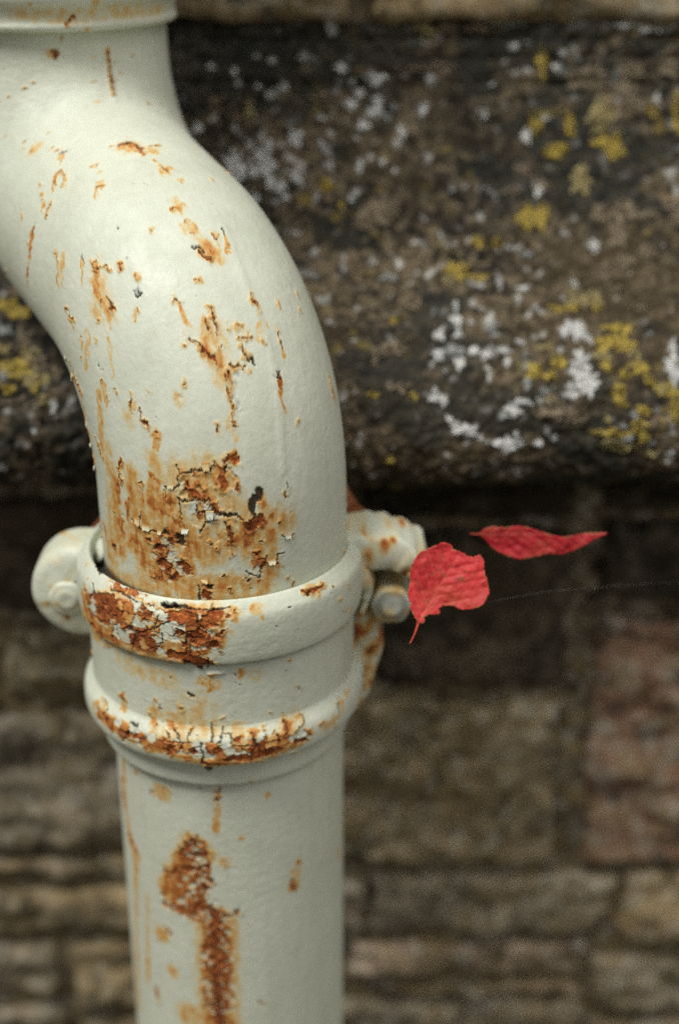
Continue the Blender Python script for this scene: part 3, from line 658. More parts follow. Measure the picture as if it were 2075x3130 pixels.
    M = np.stack([loss, stain, dark, grey], -1)
    return h * 0.001 * amount, M


def ring_angles(n_front, half=1.95, n_back=26):
    f = np.linspace(-half, half, n_front)
    b = np.linspace(half, 2 * np.pi - half, n_back + 2)[1:-1]
    return np.r_[f, b]


# ------------------------------------------------------------------ materials
def mat_paint(name, blur=1.0):
    t = NT(name)
    co = t.coord()
    at = t.n('ShaderNodeAttribute', attribute_name='wear_and_shade')
    sep = t.n('ShaderNodeSeparateColor'); t.l(at.outputs['Color'], sep.inputs['Color'])
    rust, stain, dark, grey = sep.outputs[0], sep.outputs[1], sep.outputs[2], at.outputs['Alpha']
    n1 = t.noise(co, 35, 5, 0.6); n2 = t.noise(co, 420, 6, 0.7); n3 = t.noise(co, 1500, 4, 0.7); n4 = t.noise(co, 140, 6, 0.65)
    paint = t.ramp(n1, [(0.3, (0.610, 0.643, 0.505)), (0.7, (0.698, 0.728, 0.596))])
    paint = t.mix(t.math('MULTIPLY', t.ramp(n2, [(0.60, 0.0), (0.72, 1.0)]), 0.22), paint, (0.45, 0.44, 0.36))
    spk = t.ramp(n3, [(0.66, 0.0), (0.72, 1.0)])
    paint = t.mix(t.math('MULTIPLY', spk, 0.30), paint, (0.30, 0.27, 0.20))
    mp = t.n('ShaderNodeMapping'); mp.inputs['Scale'].default_value = (1, 1, .10); t.l(co, mp.inputs['Vector'])
    ns = t.noise(mp.outputs['Vector'], 190, 4, 0.65); ng = t.noise(co, 85, 4, 0.6)
    paint = t.mix(t.math('MULTIPLY', t.ramp(ns, [(0.50, 0.0), (0.68, 1.0)]), 0.20), paint, (0.47, 0.46, 0.34))
    paint = t.mix(t.math('MULTIPLY', t.ramp(ng, [(0.52, 0.0), (0.70, 1.0)]), 0.22), paint, (0.50, 0.51, 0.40))
    paint = t.mix(t.math('MULTIPLY', grey, 0.9), paint, t.ramp(n4, [(0.3, (0.36, 0.41, 0.40)), (0.7, (0.50, 0.54, 0.50))]))
    sv = t.math('MULTIPLY', stain, t.math('ADD', t.math('MULTIPLY', n2, 0.7), 0.65), clamp=True)
    sc = t.ramp(sv, [(0.0, (0.63, 0.665, 0.555)), (0.22, (0.67, 0.545, 0.285)), (0.45, (0.62, 0.345, 0.095)), (0.68, (0.48, 0.160, 0.028)), (1.0, (0.24, 0.062, 0.013))])
    c = t.mix(t.ramp(sv, [(0.02, 0.0), (0.25, 1.0)]), paint, sc)
    rustc = t.ramp(n2, [(0.30, (0.11, 0.030, 0.010)), (0.44, (0.34, 0.085, 0.017)), (0.57, (0.54, 0.17, 0.032)), (0.72, (0.62, 0.34, 0.13))])
    rustd = t.ramp(n4, [(0.36, (0.42, 0.34, 0.34)), (0.52, (0.95, 0.85, 0.8)), (0.66, (1.15, 1.15, 1.15))])
    rustc = t.mix(1.0, rustc, rustd, 'MULTIPLY')
    c = t.mix(rust, c, rustc)
    c = t.mix(t.math('MULTIPLY', dark, 0.93), c, t.ramp(n2, [(0.4, (0.018, 0.012, 0.008)), (0.7, (0.075, 0.030, 0.013))]))
    rough = t.mix(rust, t.mix(stain, t.ramp(ng, [(0.35, 0.42), (0.65, 0.58)]), (0.72, 0.72, 0.72)), (0.95, 0.95, 0.95))
    rough = t.mix(dark, rough, (1.0, 1.0, 1.0))
    nb = t.noise(co, 260, 5, 0.6)
    b1 = t.bump(nb, 0.22, 0.0010)
    b1 = t.bump(ns, 0.16, 0.0008, b1)
    b1 = t.bump(n3, 0.05, 0.0006, b1)
    rb = t.n('ShaderNodeBump'); rb.inputs['Distance'].default_value = 0.0012
    t.l(n2, rb.inputs['Height']); t.l(t.math('MULTIPLY', t.math('MAXIMUM', rust, t.math('MULTIPLY', dark, 0.6)), 0.9), rb.inputs['Strength']); t.l(b1, rb.inputs['Normal'])
    return t.done(c, rough, rb.outputs['Normal'], 0.45)


def mat_rust(name):
    t = NT(name); co = t.coord()
    n = t.noise(co, 300, 7, 0.7); n2 = t.noise(co, 60, 5, 0.6)
    c = t.ramp(n, [(0.3, (0.05, 0.018, 0.009)), (0.5, (0.20, 0.060, 0.020)), (0.7, (0.36, 0.14, 0.05))])
    c = t.mix(t.math('MULTIPLY', t.ramp(n2, [(0.5, 0.0), (0.62, 1.0)]), 0.7), c, (0.45, 0.38, 0.26))
    return t.done(c, 0.92, t.bump(n, 0.7, 0.0015), 0.3)


def mat_stone(name, attr=False, cols=None, scale=1.0, crust=1.0):
    t = NT(name); co = t.coord()
    cols = cols or ((0.006, 0.0055, 0.004), (0.024, 0.020, 0.013), (0.105, 0.086, 0.055))
    n1 = t.noise(co, 46 * scale, 3, 0.6, 0.3); n2 = t.noise(co, 150 * scale, 4, 0.62); n3 = t.noise(co, 560, 2, 0.7); n4 = t.noise(co, 12 * scale, 2, 0.6)
    c = t.ramp(n2, [(0.39, cols[0]), (0.49, cols[1]), (0.60, cols[2])])
    c = t.mix(t.ramp(n1, [(0.42, 0.0), (0.62, 0.75)]), c, tuple(0.55 * v for v in cols[1]))
    c = t.mix(t.math('MULTIPLY', t.ramp(n4, [(0.40, 0.0), (0.65, 1.0)]), 0.45), c, (cols[2][0] * 1.15, cols[2][1] * 1.0, cols[2][2] * 0.78))
    c = t.mix(t.math('MULTIPLY', t.ramp(n3, [(0.60, 0.0), (0.70, 1.0)]), 0.25 if attr else 0.45), c, (0.24, 0.205, 0.160))
    if not attr and crust:                                          # grey crusts, ochre and black algae on every stone
        n5 = t.noise(co, 95, 3, 0.65, 0.3); n6 = t.noise(co, 45, 2, 0.6, 0.5); n7 = t.noise(co, 62, 3, 0.65, 0.3)
        c = t.mix(t.math('MULTIPLY', t.ramp(n6, [(0.48, 0.0), (0.62, 1.0)]), 0.6), c, (0.230, 0.165, 0.075))
        c = t.mix(t.math('MULTIPLY', t.ramp(n7, [(0.52, 0.0), (0.63, 1.0)]), 0.7), c, (0.045, 0.038, 0.025))
        c = t.mix(t.math('MULTIPLY', t.ramp(n5, [(0.52, 0.0), (0.63, 1.0)]), 0.62), c, (0.42, 0.385, 0.305))
    if attr:
        at = t.n('ShaderNodeAttribute', attribute_name='growth')
        sep = t.n('ShaderNodeSeparateColor'); t.l(at.outputs['Color'], sep.inputs['Color'])
        c = t.mix(sep.outputs[2], c, t.ramp(n3, [(0.35, (0.055, 0.041, 0.023)), (0.65, (0.215, 0.164, 0.100))]))
        c = t.mix(sep.outputs[1], c, t.ramp(n3, [(0.35, (0.17, 0.115, 0.020)), (0.65, (0.42, 0.30, 0.06))]))
        c = t.mix(sep.outputs[0], c, t.ramp(n3, [(0.35, (0.32, 0.32, 0.29)), (0.65, (0.62, 0.61, 0.57))]))
        c = t.mix(at.outputs['Alpha'], c, (0.016, 0.018, 0.015))
    nb = t.bump(n2, 0.8, 0.0035)
    nb = t.bump(n3, 0.6, 0.0012, nb)
    return t.done(c, 0.93, nb, 0.25)


def mat_lichen(name, lo, hi, hole):
    t = NT(name); co = t.coord()
    n = t.noise(co, 520, 6, 0.7); n2 = t.noise(co, 190, 5, 0.7)
    c = t.ramp(n, [(0.32, lo), (0.62, hi)])
    c = t.mix(t.math('MULTIPLY', t.ramp(n2, [(0.52, 0.0), (0.66, 1.0)]), hole), c, (0.05, 0.042, 0.03))
    return t.done(c, 0.95, t.bump(n, 0.9, 0.0015), 0.2)


def mat_leaf(name, base, deep, spot):
    t = NT(name); co = t.coord()
    at = t.n('ShaderNodeAttribute', attribute_name='vein')
    sep = t.n('ShaderNodeSeparateColor'); t.l(at.outputs['Color'], sep.inputs['Color'])
    n = t.noise(co, 130, 6, 0.65); n2 = t.noise(co, 650, 4, 0.6); n3 = t.noise(co, 330, 5, 0.6)
    c = t.ramp(n, [(0.32, deep), (0.62, base)])
    c = t.mix(t.math('MULTIPLY', t.ramp(t.noise(co, 60, 3, 0.6), [(0.40, 0.0), (0.62, 1.0)]), 0.5), c, tuple(.6 * v for v in deep))
    c = t.mix(t.math('MULTIPLY', sep.outputs[0], 0.32), c, (0.82, 0.24, 0.17))
    c = t.mix(t.math('MULTIPLY', t.ramp(t.noise(co, 45, 2, 0.5), [(0.50, 0.0), (0.70, 1.0)]), 0.22), c, (0.72, 0.16, 0.06))
    c = t.mix(t.math('MULTIPLY', t.math('MULTIPLY', t.ramp(n2, [(0.55, 0.0), (0.64, 1.0)]), sep.outputs[1]), 0.85), c, spot)
    c = t.mix(t.math('MULTIPLY', t.math('MULTIPLY', t.ramp(n3, [(0.52, 0.0), (0.66, 1.0)]), sep.outputs[1]), 0.55), c, (0.34, 0.20, 0.06))
    c = t.mix(sep.outputs[2], c, (0.36, 0.19, 0.06))
    nb = t.bump(n2, 0.25, 0.0006)
    t.done(c, 0.55, nb, 0.35)
    tr = t.n('ShaderNodeBsdfTranslucent'); t.l(c, tr.inputs['Color'])
    mx = t.n('ShaderNodeMixShader'); mx.inputs[0].default_value = 0.22
    t.l(t.bsdf.outputs[0], mx.inputs[1]); t.l(tr.outputs[0], mx.inputs[2]); t.l(mx.outputs[0], t.out.inputs['Surface'])
    return t.m


M_PAINT = mat_paint('weathered_cream_paint')
M_RUST = mat_rust('flaking_rust')
M_LEDGE = mat_stone('lichened_ledge_stone', True)
M_WH = mat_lichen('white_lichen', (0.36, 0.36, 0.33), (0.74, 0.74, 0.70), 0.75)
M_WG = mat_lichen('grey_lichen', (0.16, 0.165, 0.15), (0.40, 0.41, 0.38), 0.8)
M_YT = mat_lichen('ochre_lichen', (0.15, 0.115, 0.045), (0.48, 0.400, 0.190), 0.85)
M_YE = mat_lichen('yellow_lichen', (0.17, 0.120, 0.024), (0.62, 0.470, 0.105), 0.8)
M_TA = mat_lichen('tan_lichen', (0.105, 0.080, 0.052), (0.310, 0.248, 0.165), 0.8)

# ------------------------------------------------------------------ the setting: ground, wall, ledge
GROUND_Z = -1.05
t_ = NT('damp_soil_and_gravel'); co_ = t_.coord()
gn = t_.noise(co_, 14, 8, 0.65); gn2 = t_.noise(co_, 90, 6, 0.7)
M_GROUND = t_.done(t_.mix(t_.ramp(gn2, [(0.5, 0.0), (0.65, 1.0)]), t_.ramp(gn, [(0.3, (0.045, 0.040, 0.028)), (0.7, (0.12, 0.11, 0.075))]), (0.19, 0.17, 0.14)), 0.95, t_.bump(gn2, 0.8, 0.01))
gx = np.r_[-400, -60, -12, np.linspace(-4, 4, 60), 12, 60, 400]
gy = np.r_[-400, -60, -12, np.linspace(-4, 0.25, 40)]
GX, GY = np.meshgrid(gx, gy)
ground = obj('ground', grid_mesh('ground', np.stack([GX, GY, GROUND_Z + 0.02 * fbm(GX * 3, GY * 3, 4, 60) * (np.abs(GX) < 5)], -1)), M_GROUND)
tag(ground, kind='structure')

wall = empty('stone_wall', (0, WALL_Y, GROUND_Z))
tag(wall, 'old rubble stone wall with dark mossy joints behind the downpipe', 'wall')


def local(o, P):
    return P - np.array(o.location)


M_MORTAR = mat_stone('dark_weathered_mortar', cols=((0.050, 0.040, 0.026), (0.140, 0.112, 0.070), (0.260, 0.212, 0.140)), scale=0.6)
mx_ = np.linspace(-1.6, 1.6, 420); mz_ = np.linspace(GROUND_Z - 0.05, 1.1, 280)
MX, MZ = np.meshgrid(mx_, mz_)
MY = WALL_Y - 0.0015 + 0.007 * fbm(MX * 40, MZ * 40, 4, 70) + np.where(MZ > 0.115, 0.078, 0.0)
obj('mortar', grid_mesh('mortar', local(wall, np.stack([MX, MY, MZ], -1))), M_MORTAR, wall)

STONE_COLS = {
    'deep_shade': ((0.012, 0.010, 0.008), (0.036, 0.029, 0.019), (0.085, 0.068, 0.045)),  # stone colour darkened to paint in the deep shade under the ledge
    'half_shade': ((0.018, 0.015, 0.011), (0.060, 0.048, 0.031), (0.130, 0.105, 0.070)),  # a weaker painted ledge shade for the next course down
    'tan': ((0.110, 0.085, 0.046), (0.260, 0.205, 0.117), (0.430, 0.350, 0.215)),
    'grey': ((0.095, 0.081, 0.058), (0.240, 0.205, 0.147), (0.430, 0.382, 0.295)),
    'brown': ((0.068, 0.052, 0.030), (0.190, 0.147, 0.086), (0.350, 0.282, 0.182)),
    'red': ((0.165, 0.066, 0.040), (0.290, 0.160, 0.107), (0.430, 0.335, 0.255)),
    'pink': ((0.120, 0.086, 0.058), (0.290, 0.220, 0.150), (0.470, 0.380, 0.275)),
}
M_STONES = {k: mat_stone(k + '_rubble_stone', cols=v, scale=0.55, crust=0 if k in ('deep_shade', 'half_shade') else 1) for k, v in STONE_COLS.items()}
srng = np.random.default_rng(21)


def stone(x0, x1, z0, z1, kind, depth=0.0, face=WALL_Y, bulge=0.009, seed=None):
    seed = int(srng.integers(0, 200)) if seed is None else seed
    nu = int(np.clip((x1 - x0) / 0.005, 12, 44)); nv = int(np.clip((z1 - z0) / 0.005, 9, 30))
    u = np.linspace(-1, 1, nu); v = np.linspace(-1, 1, nv)
    U, V = np.meshgrid(u, v)
    cx, cz, hx, hz = (x0 + x1) / 2, (z0 + z1) / 2, (x1 - x0) / 2 + 0.0005, (z1 - z0) / 2 + 0.0005
    X = cx + U * hx; Z = cz + V * hz
    X = X + 0.014 * fbm(V * 2 + seed, U * 1.3, 3, seed % 50) * np.abs(U) ** 3 * min(1, hx / 0.03)
    Z = Z + 0.013 * fbm(U * 2.5 + seed, V * 1.3, 3, (seed + 9) % 50) * np.abs(V) ** 3 * min(1, hz / 0.02)
    ex = (1 - np.abs(U)) * hx; ez = (1 - np.abs(V)) * hz
    e = np.minimum(ex, ez)
    rnd = sstep(0, 0.007, e)
    Y = face - depth - bulge * rnd - 0.012 * fbm(X * 24 + seed, Z * 36, 4, seed % 40) * rnd - 0.006 * fbm(X * 75 + seed, Z * 110, 4, seed % 30) * rnd
    Y = np.where(e < 1e-6, face + 0.03, Y)
    return obj('stone', grid_mesh('stone', local(wall, np.stack([X, Y, Z], -1))), M_STONES[kind], wall)


# courses seen in the photograph (x0, x1, z0, z1, kind), then more of the same beyond the frame
for a in [
    (-.30, -.150, -.020, .060, 'half_shade'), (-.150, -.048, -.015, .058, 'half_shade'), (-.048, .060, -.030, .055, 'half_shade'), (.060, .176, -.060, .040, 'half_shade'), (.060, .176, .040, .088, 'deep_shade'), (.184, .330, -.012, .045, 'half_shade'), (.184, .330, .045, .088, 'deep_shade'),
    (-.30, -.060, .060, .090, 'deep_shade'), (-.060, .060, .056, .090, 'deep_shade'),
    (-.30, -.143, -.072, -.022, 'brown'), (-.143, -.030, -.072, -.018, 'tan'), (-.030, .060, -.066, -.033, 'grey'),
    (-.30, -.050, -.174, -.076, 'grey'), (-.050, .040, -.170, -.076, 'brown'), (.040, .178, -.184, -.066, 'tan'),
    (.184, .345, -.184, -.014, 'red'),
    (-.30, -.050, -.196, -.178, 'brown'), (-.050, .036, -.190, -.174, 'brown'),
    (-.30, -.040, -.238, -.200, 'tan'), (-.040, .066, -.238, -.194, 'grey'), (.066, .215, -.238, -.188, 'grey'), (.215, .345, -.246, -.188, 'tan'),
    (-.30, -.120, -.288, -.242, 'grey'), (-.120, -.030, -.300, -.242, 'tan'), (-.030, .050, -.282, -.242, 'brown'), (.050, .200, -.270, -.242, 'pink'), (.200, .345, -.300, -.250, 'grey'),
    (-.030, .200, -.338, -.286, 'grey'), (.060, .200, -.286, -.274, 'brown'), (.200, .345, -.338, -.304, 'brown'), (-.30, -.120, -.338, -.292, 'grey'), (-.120, -.030, -.338, -.304, 'brown'),
]:
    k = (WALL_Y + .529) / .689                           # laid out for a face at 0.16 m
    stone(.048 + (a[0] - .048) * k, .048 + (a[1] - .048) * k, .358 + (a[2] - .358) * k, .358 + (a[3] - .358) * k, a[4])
z = -.338
while z > -.58:
    hgt = float(srng.uniform(.034, .062)); x = -.62 + float(srng.uniform(0, .05))
    while x < .66:
        w = float(srng.uniform(.07, .17))
        stone(x, x + w - .004, z - hgt, z - .004, ['grey', 'brown', 'tan', 'pink', 'red'][int(srng.choice(5, p=[.35, .3, .2, .1, .05]))])
        x += w
    z -= hgt
for sx0, sx1 in ((-.62, -.305), (.35, .66)):
    z = .088
    while z > -.33:
        hgt = float(srng.uniform(.04, .075)); x = sx0
        while x < sx1 - .03:
            w = min(float(srng.uniform(.08, .18)), sx1 - x)
            stone(x, x + w - .004, max(z - hgt, -.336), z - .004, ['grey', 'brown', 'tan', 'red'][int(srng.choice(4, p=[.35, .35, .22, .08]))])
            x += w
        z -= hgt
# course above the ledge
x = -.62
for w, k in ((.20, 'brown'), (.26, 'grey'), (.22, 'brown'), (.19, 'tan'), (.24, 'grey'), (.18, 'brown')):
    stone(x, x + w - .004, .283, .372, k, face=.214)
    x += w
for z0 in (.376, .452):
    x = -.62
    while x < .64:
        w = float(srng.uniform(.12, .24))
        stone(x, x + w - .004, z0, z0 + .072, ['grey', 'brown', 'tan'][int(srng.integers(0, 3))], face=.205)
        x += w

# ledge: one long weathered stone with a rounded nose
ledge = empty('stone_ledge', (0, 0.1, 0.10))
tag(ledge, 'projecting weathered stone ledge covered in white and yellow lichen', 'ledge')


def ledge_height(x, s):
    h = 0.0045 * fbm(x * 14, s * 14, 3, 80) + 0.0024 * fbm(x * 70, s * 60, 3, 84) + 0.0028 * fbm(x * 190, s * 190, 3, 88)
    top = sstep(LEDGE_L - 0.045, LEDGE_L - 0.030, s)
    st = (s - LEDGE_L) * 1000 + 1.2 * fbm(x * 30, s * 20, 3, 91)
    strata = -0.0022 * (np.exp(-((st + 30) / 1.6) ** 2) + np.exp(-((st + 17) / 1.4) ** 2) * sstep(.05, .12, x) + 0.7 * np.exp(-((st + 8) / 1.2) ** 2))
    return h + strata * top


lx = np.r_[np.linspace(-.70, -.26, 90)[:-1], np.linspace(-.26, .34, 500), np.linspace(.34, .74, 80)[1:]]
ls = np.r_[np.linspace(0, .085, 16)[:-1], np.linspace(.085, LEDGE_L, 250)]
LX, LS = np.meshgrid(lx, ls)
lh = ledge_height(LX, LS)
LP = ledge_point(LX, LS, lh)
c1 = fbm(LX * 95, LS * 95, 4, 95); c2 = fbm(LX * 45, LS * 45, 4, 97); c3_ = fbm(LX * 14, LS * 16, 3, 99); c4_ = fbm(LX * 150, LS * 130, 3, 101); c5_ = fbm(LX * 190, LS * 150, 4, 111, .6)
gw = sstep(.36, .46, c4_ + .30 * c3_ + .10 * c2) * .8
gyl = sstep(.24, .40, c1 + .35 * fbm(LX * 9 + 4, LS * 9, 2, 103)) * sstep(.0, .25, fbm(LX * 8, LS * 10, 2, 105)) * .5
gt = sstep(.05, .25, 1.1 * c5_ + .40 * c2 + .55 * c3_) * .92
gd = sstep(-.02, .22, .6 * fbm(LX * 50, LS * 50, 4, 107) + .95 * fbm(LX * 9, LS * 10, 3, 109)) * .72
obj('ledge_stone', grid_mesh('ledge_stone', local(ledge, LP), attr={'growth': np.stack([gw, gyl, gt, gd], -1)}), M_LEDGE, ledge)

lrng = np.random.default_rng(5)


def lichen(x, s, rx, rs, mat, jag, lift, brk):
    """one crust of lichen: an uneven sheet that follows the stone and dips under it where it is broken"""
    n = 34
    ph = np.linspace(0, 2 * np.pi, n, endpoint=False)
    q = np.array([0.02, 0.2, 0.38, 0.55, 0.7, 0.83, 0.93, 1.0])
    sd = int(lrng.integers(0, 200))
    rad = 1.02 + jag * fbm(np.cos(ph) * 1.5 + sd, np.sin(ph) * 1.5, 4, sd % 60, .7)
    rad = np.clip(rad, .25, 1.7)
    X = x + q[:, None] * rad * np.cos(ph) * rx; S = s + q[:, None] * rad * np.sin(ph) * rs
    up_ = lift * (1 - brk * 2.6 * np.abs(fbm(X * 330 + sd, S * 330, 3, sd % 50)) + brk * .30)
    up_ = np.where(q[:, None] > .99, -lift, np.maximum(up_, -lift))
    P = ledge_point(X, S, ledge_height(X, S) + up_)
    return obj('lichen', grid_mesh('lichen', local(ledge, P), True), mat, ledge)


for k, mat, jag in (('T', M_TA, 1.5), ('Y', M_YE, 1.5), ('W', M_WH, 1.7)):
    for (x, s, rx, rs) in LICHEN[k]:
        big = max(rx, rs)
        brk = (.2 if big < 2.3 else .5 if big < 3.5 else .7) if k == 'W' else 2.2
        f_ = .00105 * (lrng.uniform(.55, 1.05) if k == 'W' else lrng.uniform(.8, 1.1))
        mk = M_WG if k == 'W' and lrng.random() < .38 and big < 4 else M_YT if k == 'Y' and lrng.random() < .32 else mat
        lichen(x * .001, s * .001, rx * f_, rs * f_, mk, jag, .0009, brk)

# ------------------------------------------------------------------ the downpipe
pipe = empty('downpipe', (0, 0, GROUND_Z))
tag(pipe, 'cream painted cast iron downpipe with swan neck bend and flaking rust', 'downpipe')

th = ring_angles(600)
a_mm = np.where(th > np.pi, th - 2 * np.pi, th) * 0.05
front = np.abs(a_mm) < 0.0978
af = a_mm[front]


def full(H, M):
    """front-only maps -> whole ring"""
    h = np.zeros((H.shape[0], len(th))); m = np.zeros((H.shape[0], len(th), 4))
    h[:, front] = H; m[:, front] = M
    ed = sstep(0.0975, 0.090, np.abs(a_mm))
    return h * ed, m * ed[None, :, None]


NL = float(np.linalg.norm(np.diff(NECK, axis=0), axis=1).sum())
s_n = np.r_[np.arange(0.004, 0.275, 0.0003), np.arange(0.275, NL - .002, 0.002)]
h, m = full(*wear_maps('n', s_n, af, 40, specks=260))
# casting is never quite round; the pipe was dented and thickly painted
h += 0.0004 * fbm(s_n[:, None] * 25, np.sin(th)[None, :] * 2.0, 2, 44)
m[..., 2] = np.maximum(m[..., 2], .95 * sstep(.0172, .0145, s_n)[:, None])      # dirt and the gap's shade painted in where it enters the socket
neck = obj('swan_neck', grid_mesh('swan_neck', local(pipe, neck_surface(s_n, th, h)), True, {'wear_and_shade': m}), M_PAINT, pipe)

frng = np.random.default_rng(3)
for (s_, a_, w_, h_) in FLAKES:
    w_ *= 1.5; h_ *= 1.7                          # hinged at the top, curling away from the iron at the foot
    nv, nu = 9, 9
    v = np.linspace(0, 1, nv)[:, None]; u = np.linspace(-1, 1, nu)[None, :]
    jag = 0.55 * perlin(np.arange(nu)[None, :] * .9 + s_, np.full((1, nu), a_ * .37), 3)
    Sg = (s_ + h_ * .5 - h_ * v * (1 + jag)) * .001
    Ag = (a_ + .5 * w_ * u * (1 - .35 * v ** 2) + .12 * w_ * perlin(v * 3 + s_, v * 0 + a_, 5)) * .001
    Hg = (.12 + .75 * v ** 2 * frng.uniform(.6, 1.3) + .15 * v * u ** 2) * .001
    C_, M_ = neck_frame(Sg.ravel())
    fr = (_F @ _dh) * M_ + (_F @ _B) * _B; rt = (_X @ _dh) * M_ + (_X @ _B) * _B
    T_ = (Ag / .05).ravel()
    P = (C_ + (np.cos(T_)[:, None] * fr + np.sin(T_)[:, None] * rt) * (NECK_R + Hg.ravel()[:, None])).reshape(nv, nu, 3)
    wv = np.zeros((nv, nu, 4)); wv[..., 1] = frng.uniform(.0, .30); wv[..., 1] += .3 * (v < .2)
    fo = obj('paint_flake', grid_mesh('paint_flake', local(pipe, P), False, {'wear_and_shade': wv}), M_PAINT, neck)
    so = fo.modifiers.new('film', 'SOLIDIFY'); so.thickness = .0003; so.offset = 1

s_c = np.arange(0, COLLAR_L, 0.0003)
h, m = full(*wear_maps('c', s_c, af, 50, specks=200, ragged=(0.5, 0.7)))
zc = resample(COLLAR, s_c)[0][:, 1]
for z0, wz, am in ((.0778, .0010, .9), (.0310, .0010, .85), (.0190, .0006, .85), (.0985, .0022, .6)):      # dirt packed into the creases, their undercut shade painted in too
    m[..., 2] = np.maximum(m[..., 2], am * np.exp(-((zc[:, None] - z0) / wz) ** 2) * np.clip(.75 + .9 * fbm(th[None, :] * 14 + zc[:, None] * 300, th[None, :] * 3 + 0 * zc[:, None], 3, 77), 0, 1) * ((zc[:, None] < .09) | (s_c[:, None] < .016)))
m[..., 2] = np.maximum(m[..., 2], .95 * sstep(.0150, .0120, s_c)[:, None])  # inner wall: the socket gap's shade painted in with its dirt
collar = obj('socket_collar', grid_mesh('socket_collar', local(pipe, lathe_surface(COLLAR, s_c, th, h, COLLAR_C)), True, {'wear_and_shade': m}, flip=True), M_PAINT, pipe)

th_l = ring_angles(420)
a_l = np.where(th_l > np.pi, th_l - 2 * np.pi, th_l) * 0.05
th_keep, a_keep, f_keep = th, a_mm, front
th, a_mm = th_l, a_l
front = np.abs(a_mm) < 0.0978
s_p = np.r_[np.arange(0, 0.19, 0.00045), np.linspace(0.20, 1.07, 12)]
PIPE = np.array([(PIPE_R, .024), (PIPE_R, GROUND_Z)])
# the patch on the lower pipe
h, m = full(*wear_maps('p', s_p, a_mm[front], 60, specks=60, ragged=(3.6, 3.2)))
lower = obj('lower_pipe', grid_mesh('lower_pipe', local(pipe, lathe_surface(PIPE, s_p, th, h)), True, {'wear_and_shade': m}, flip=True), M_PAINT, pipe)

s_t = np.arange(0, TOPCOLLAR_L, 0.0006)
h, m = full(*wear_maps('t', s_t, a_mm[front], 70, specks=60))
topc = obj('upper_collar', grid_mesh('upper_collar', local(pipe, lathe_surface(TOPCOLLAR, s_t, th, h, NECK_TOP)), True, {'wear_and_shade': m}, flip=True), M_PAINT, pipe)
UP = np.array([(.0500, 1.0), (.0500, .39)])
s_u = np.linspace(0, .61, 20)
th_u = np.linspace(0, 2 * np.pi, 64, endpoint=False)
obj('upper_pipe', grid_mesh('upper_pipe', local(pipe, lathe_surface(UP, s_u, th_u, 0.0, NECK_TOP)), True, {'wear_and_shade': np.zeros((20, 64, 4))}, flip=True), M_PAINT, pipe)


def noisy_wear(P, seed, stain=0.35, rust=0.0):
    """masks for the small castings: stain and rust in patches"""
    n = fbm(P[..., 0] * 160 + P[..., 1] * 90, P[..., 2] * 140 + P[..., 1] * 60, 4, seed)
    g = np.clip(stain * (0.6 + 1.6 * n), 0, 1)
    r_ = sstep(0.30 - rust, 0.40 - rust, n)
    return np.stack([r_, np.maximum(g, 0.5 * sstep(0.15 - rust, 0.35 - rust, n)), np.zeros_like(n), np.zeros_like(n)], -1)


def lug(name, outline, y0, y1, rnd, seed, stain, rust, hole=None):
    """a cast lug: outline (X,Z) swept from y0 (front) to y1 (back), front edge rounded"""
    O = np.array(outline, float)
    O = catmull(np.vstack([O, O[:1]]), 8)[:-1]
    C = O.mean(0)
    seg = np.roll(O, -1, 0) - np.roll(O, 1, 0); seg /= np.linalg.norm(seg, axis=1)[:, None]
    nrm = np.stack([seg[:, 1], -seg[:, 0]], -1)
    if ((O - C) * nrm).sum() < 0: nrm = -nrm
    rows = []
    for k in np.linspace(1, 0.0, 8)[:-1]:                     # front face, centre to rim
        q = 1 - k
        Q = C + (O - nrm * rnd - C) * q
        dome = 0.0016 * (1 - q ** 2) if hole is None else 0
        rows.append(np.c_[Q[:, 0], np.full(len(Q), y0 - dome), Q[:, 1]])
    for ang in np.linspace(0, math.pi / 2, 6):
        Q = O - nrm * rnd * (1 - math.sin(ang))
        rows.append(np.c_[Q[:, 0], np.full(len(Q), y0 + rnd * (1 - math.cos(ang))), Q[:, 1]])
    for y in np.linspace(y0 + rnd, y1, 6)[1:]:
        rows.append(np.c_[O[:, 0], np.full(len(O), y), O[:, 1]])
    P = np.array(rows)
    P[..., 1] += 0.0007 * fbm(P[..., 0] * 120, P[..., 2] * 120, 3, seed)
    return obj(name, grid_mesh(name, local(pipe, P), True, {'wear_and_shade': noisy_wear(P, seed, stain, rust)}), M_PAINT, pipe)


def bolt(loc, r, length, parent, seed, stain, rust, grey=0.0):
    n = 40
    ph = np.linspace(0, 2 * np.pi, n, endpoint=False)
    prof = [(0.02, 0.0006), (.35, .0003), (.55, .0003), (.62, .0010), (.80, .0010), (.95, .0016), (1.0, .0030), (1.0, .006), (.98, length)]
    rows = []
    for q, y in prof:
        rr = r * q * (1 + (0.035 * np.cos(6 * ph) if q > .7 else 0) + .03 * fbm(np.cos(ph) * 2 + seed, np.sin(ph) * 2, 2, seed))
        rows.append(np.c_[loc[0] + rr * np.cos(ph), np.full(n, loc[1] + y), loc[2] + rr * np.sin(ph)])
    P = np.array(rows)
    wv = noisy_wear(P, seed, stain, rust); wv[..., 3] = grey
    wv[2:5, :, 2] = .5 * (grey > 0)
    o = obj('bolt', grid_mesh('bolt', local(pipe, P), True, {'wear_and_shade': wv}, flip=True), M_PAINT, parent)
    return o


def arc(cx, cz, rx, rz, a0, a1, n):
    return [(cx + rx * math.cos(R(t)), cz + rz * math.sin(R(t))) for t in np.linspace(a0, a1, n)]


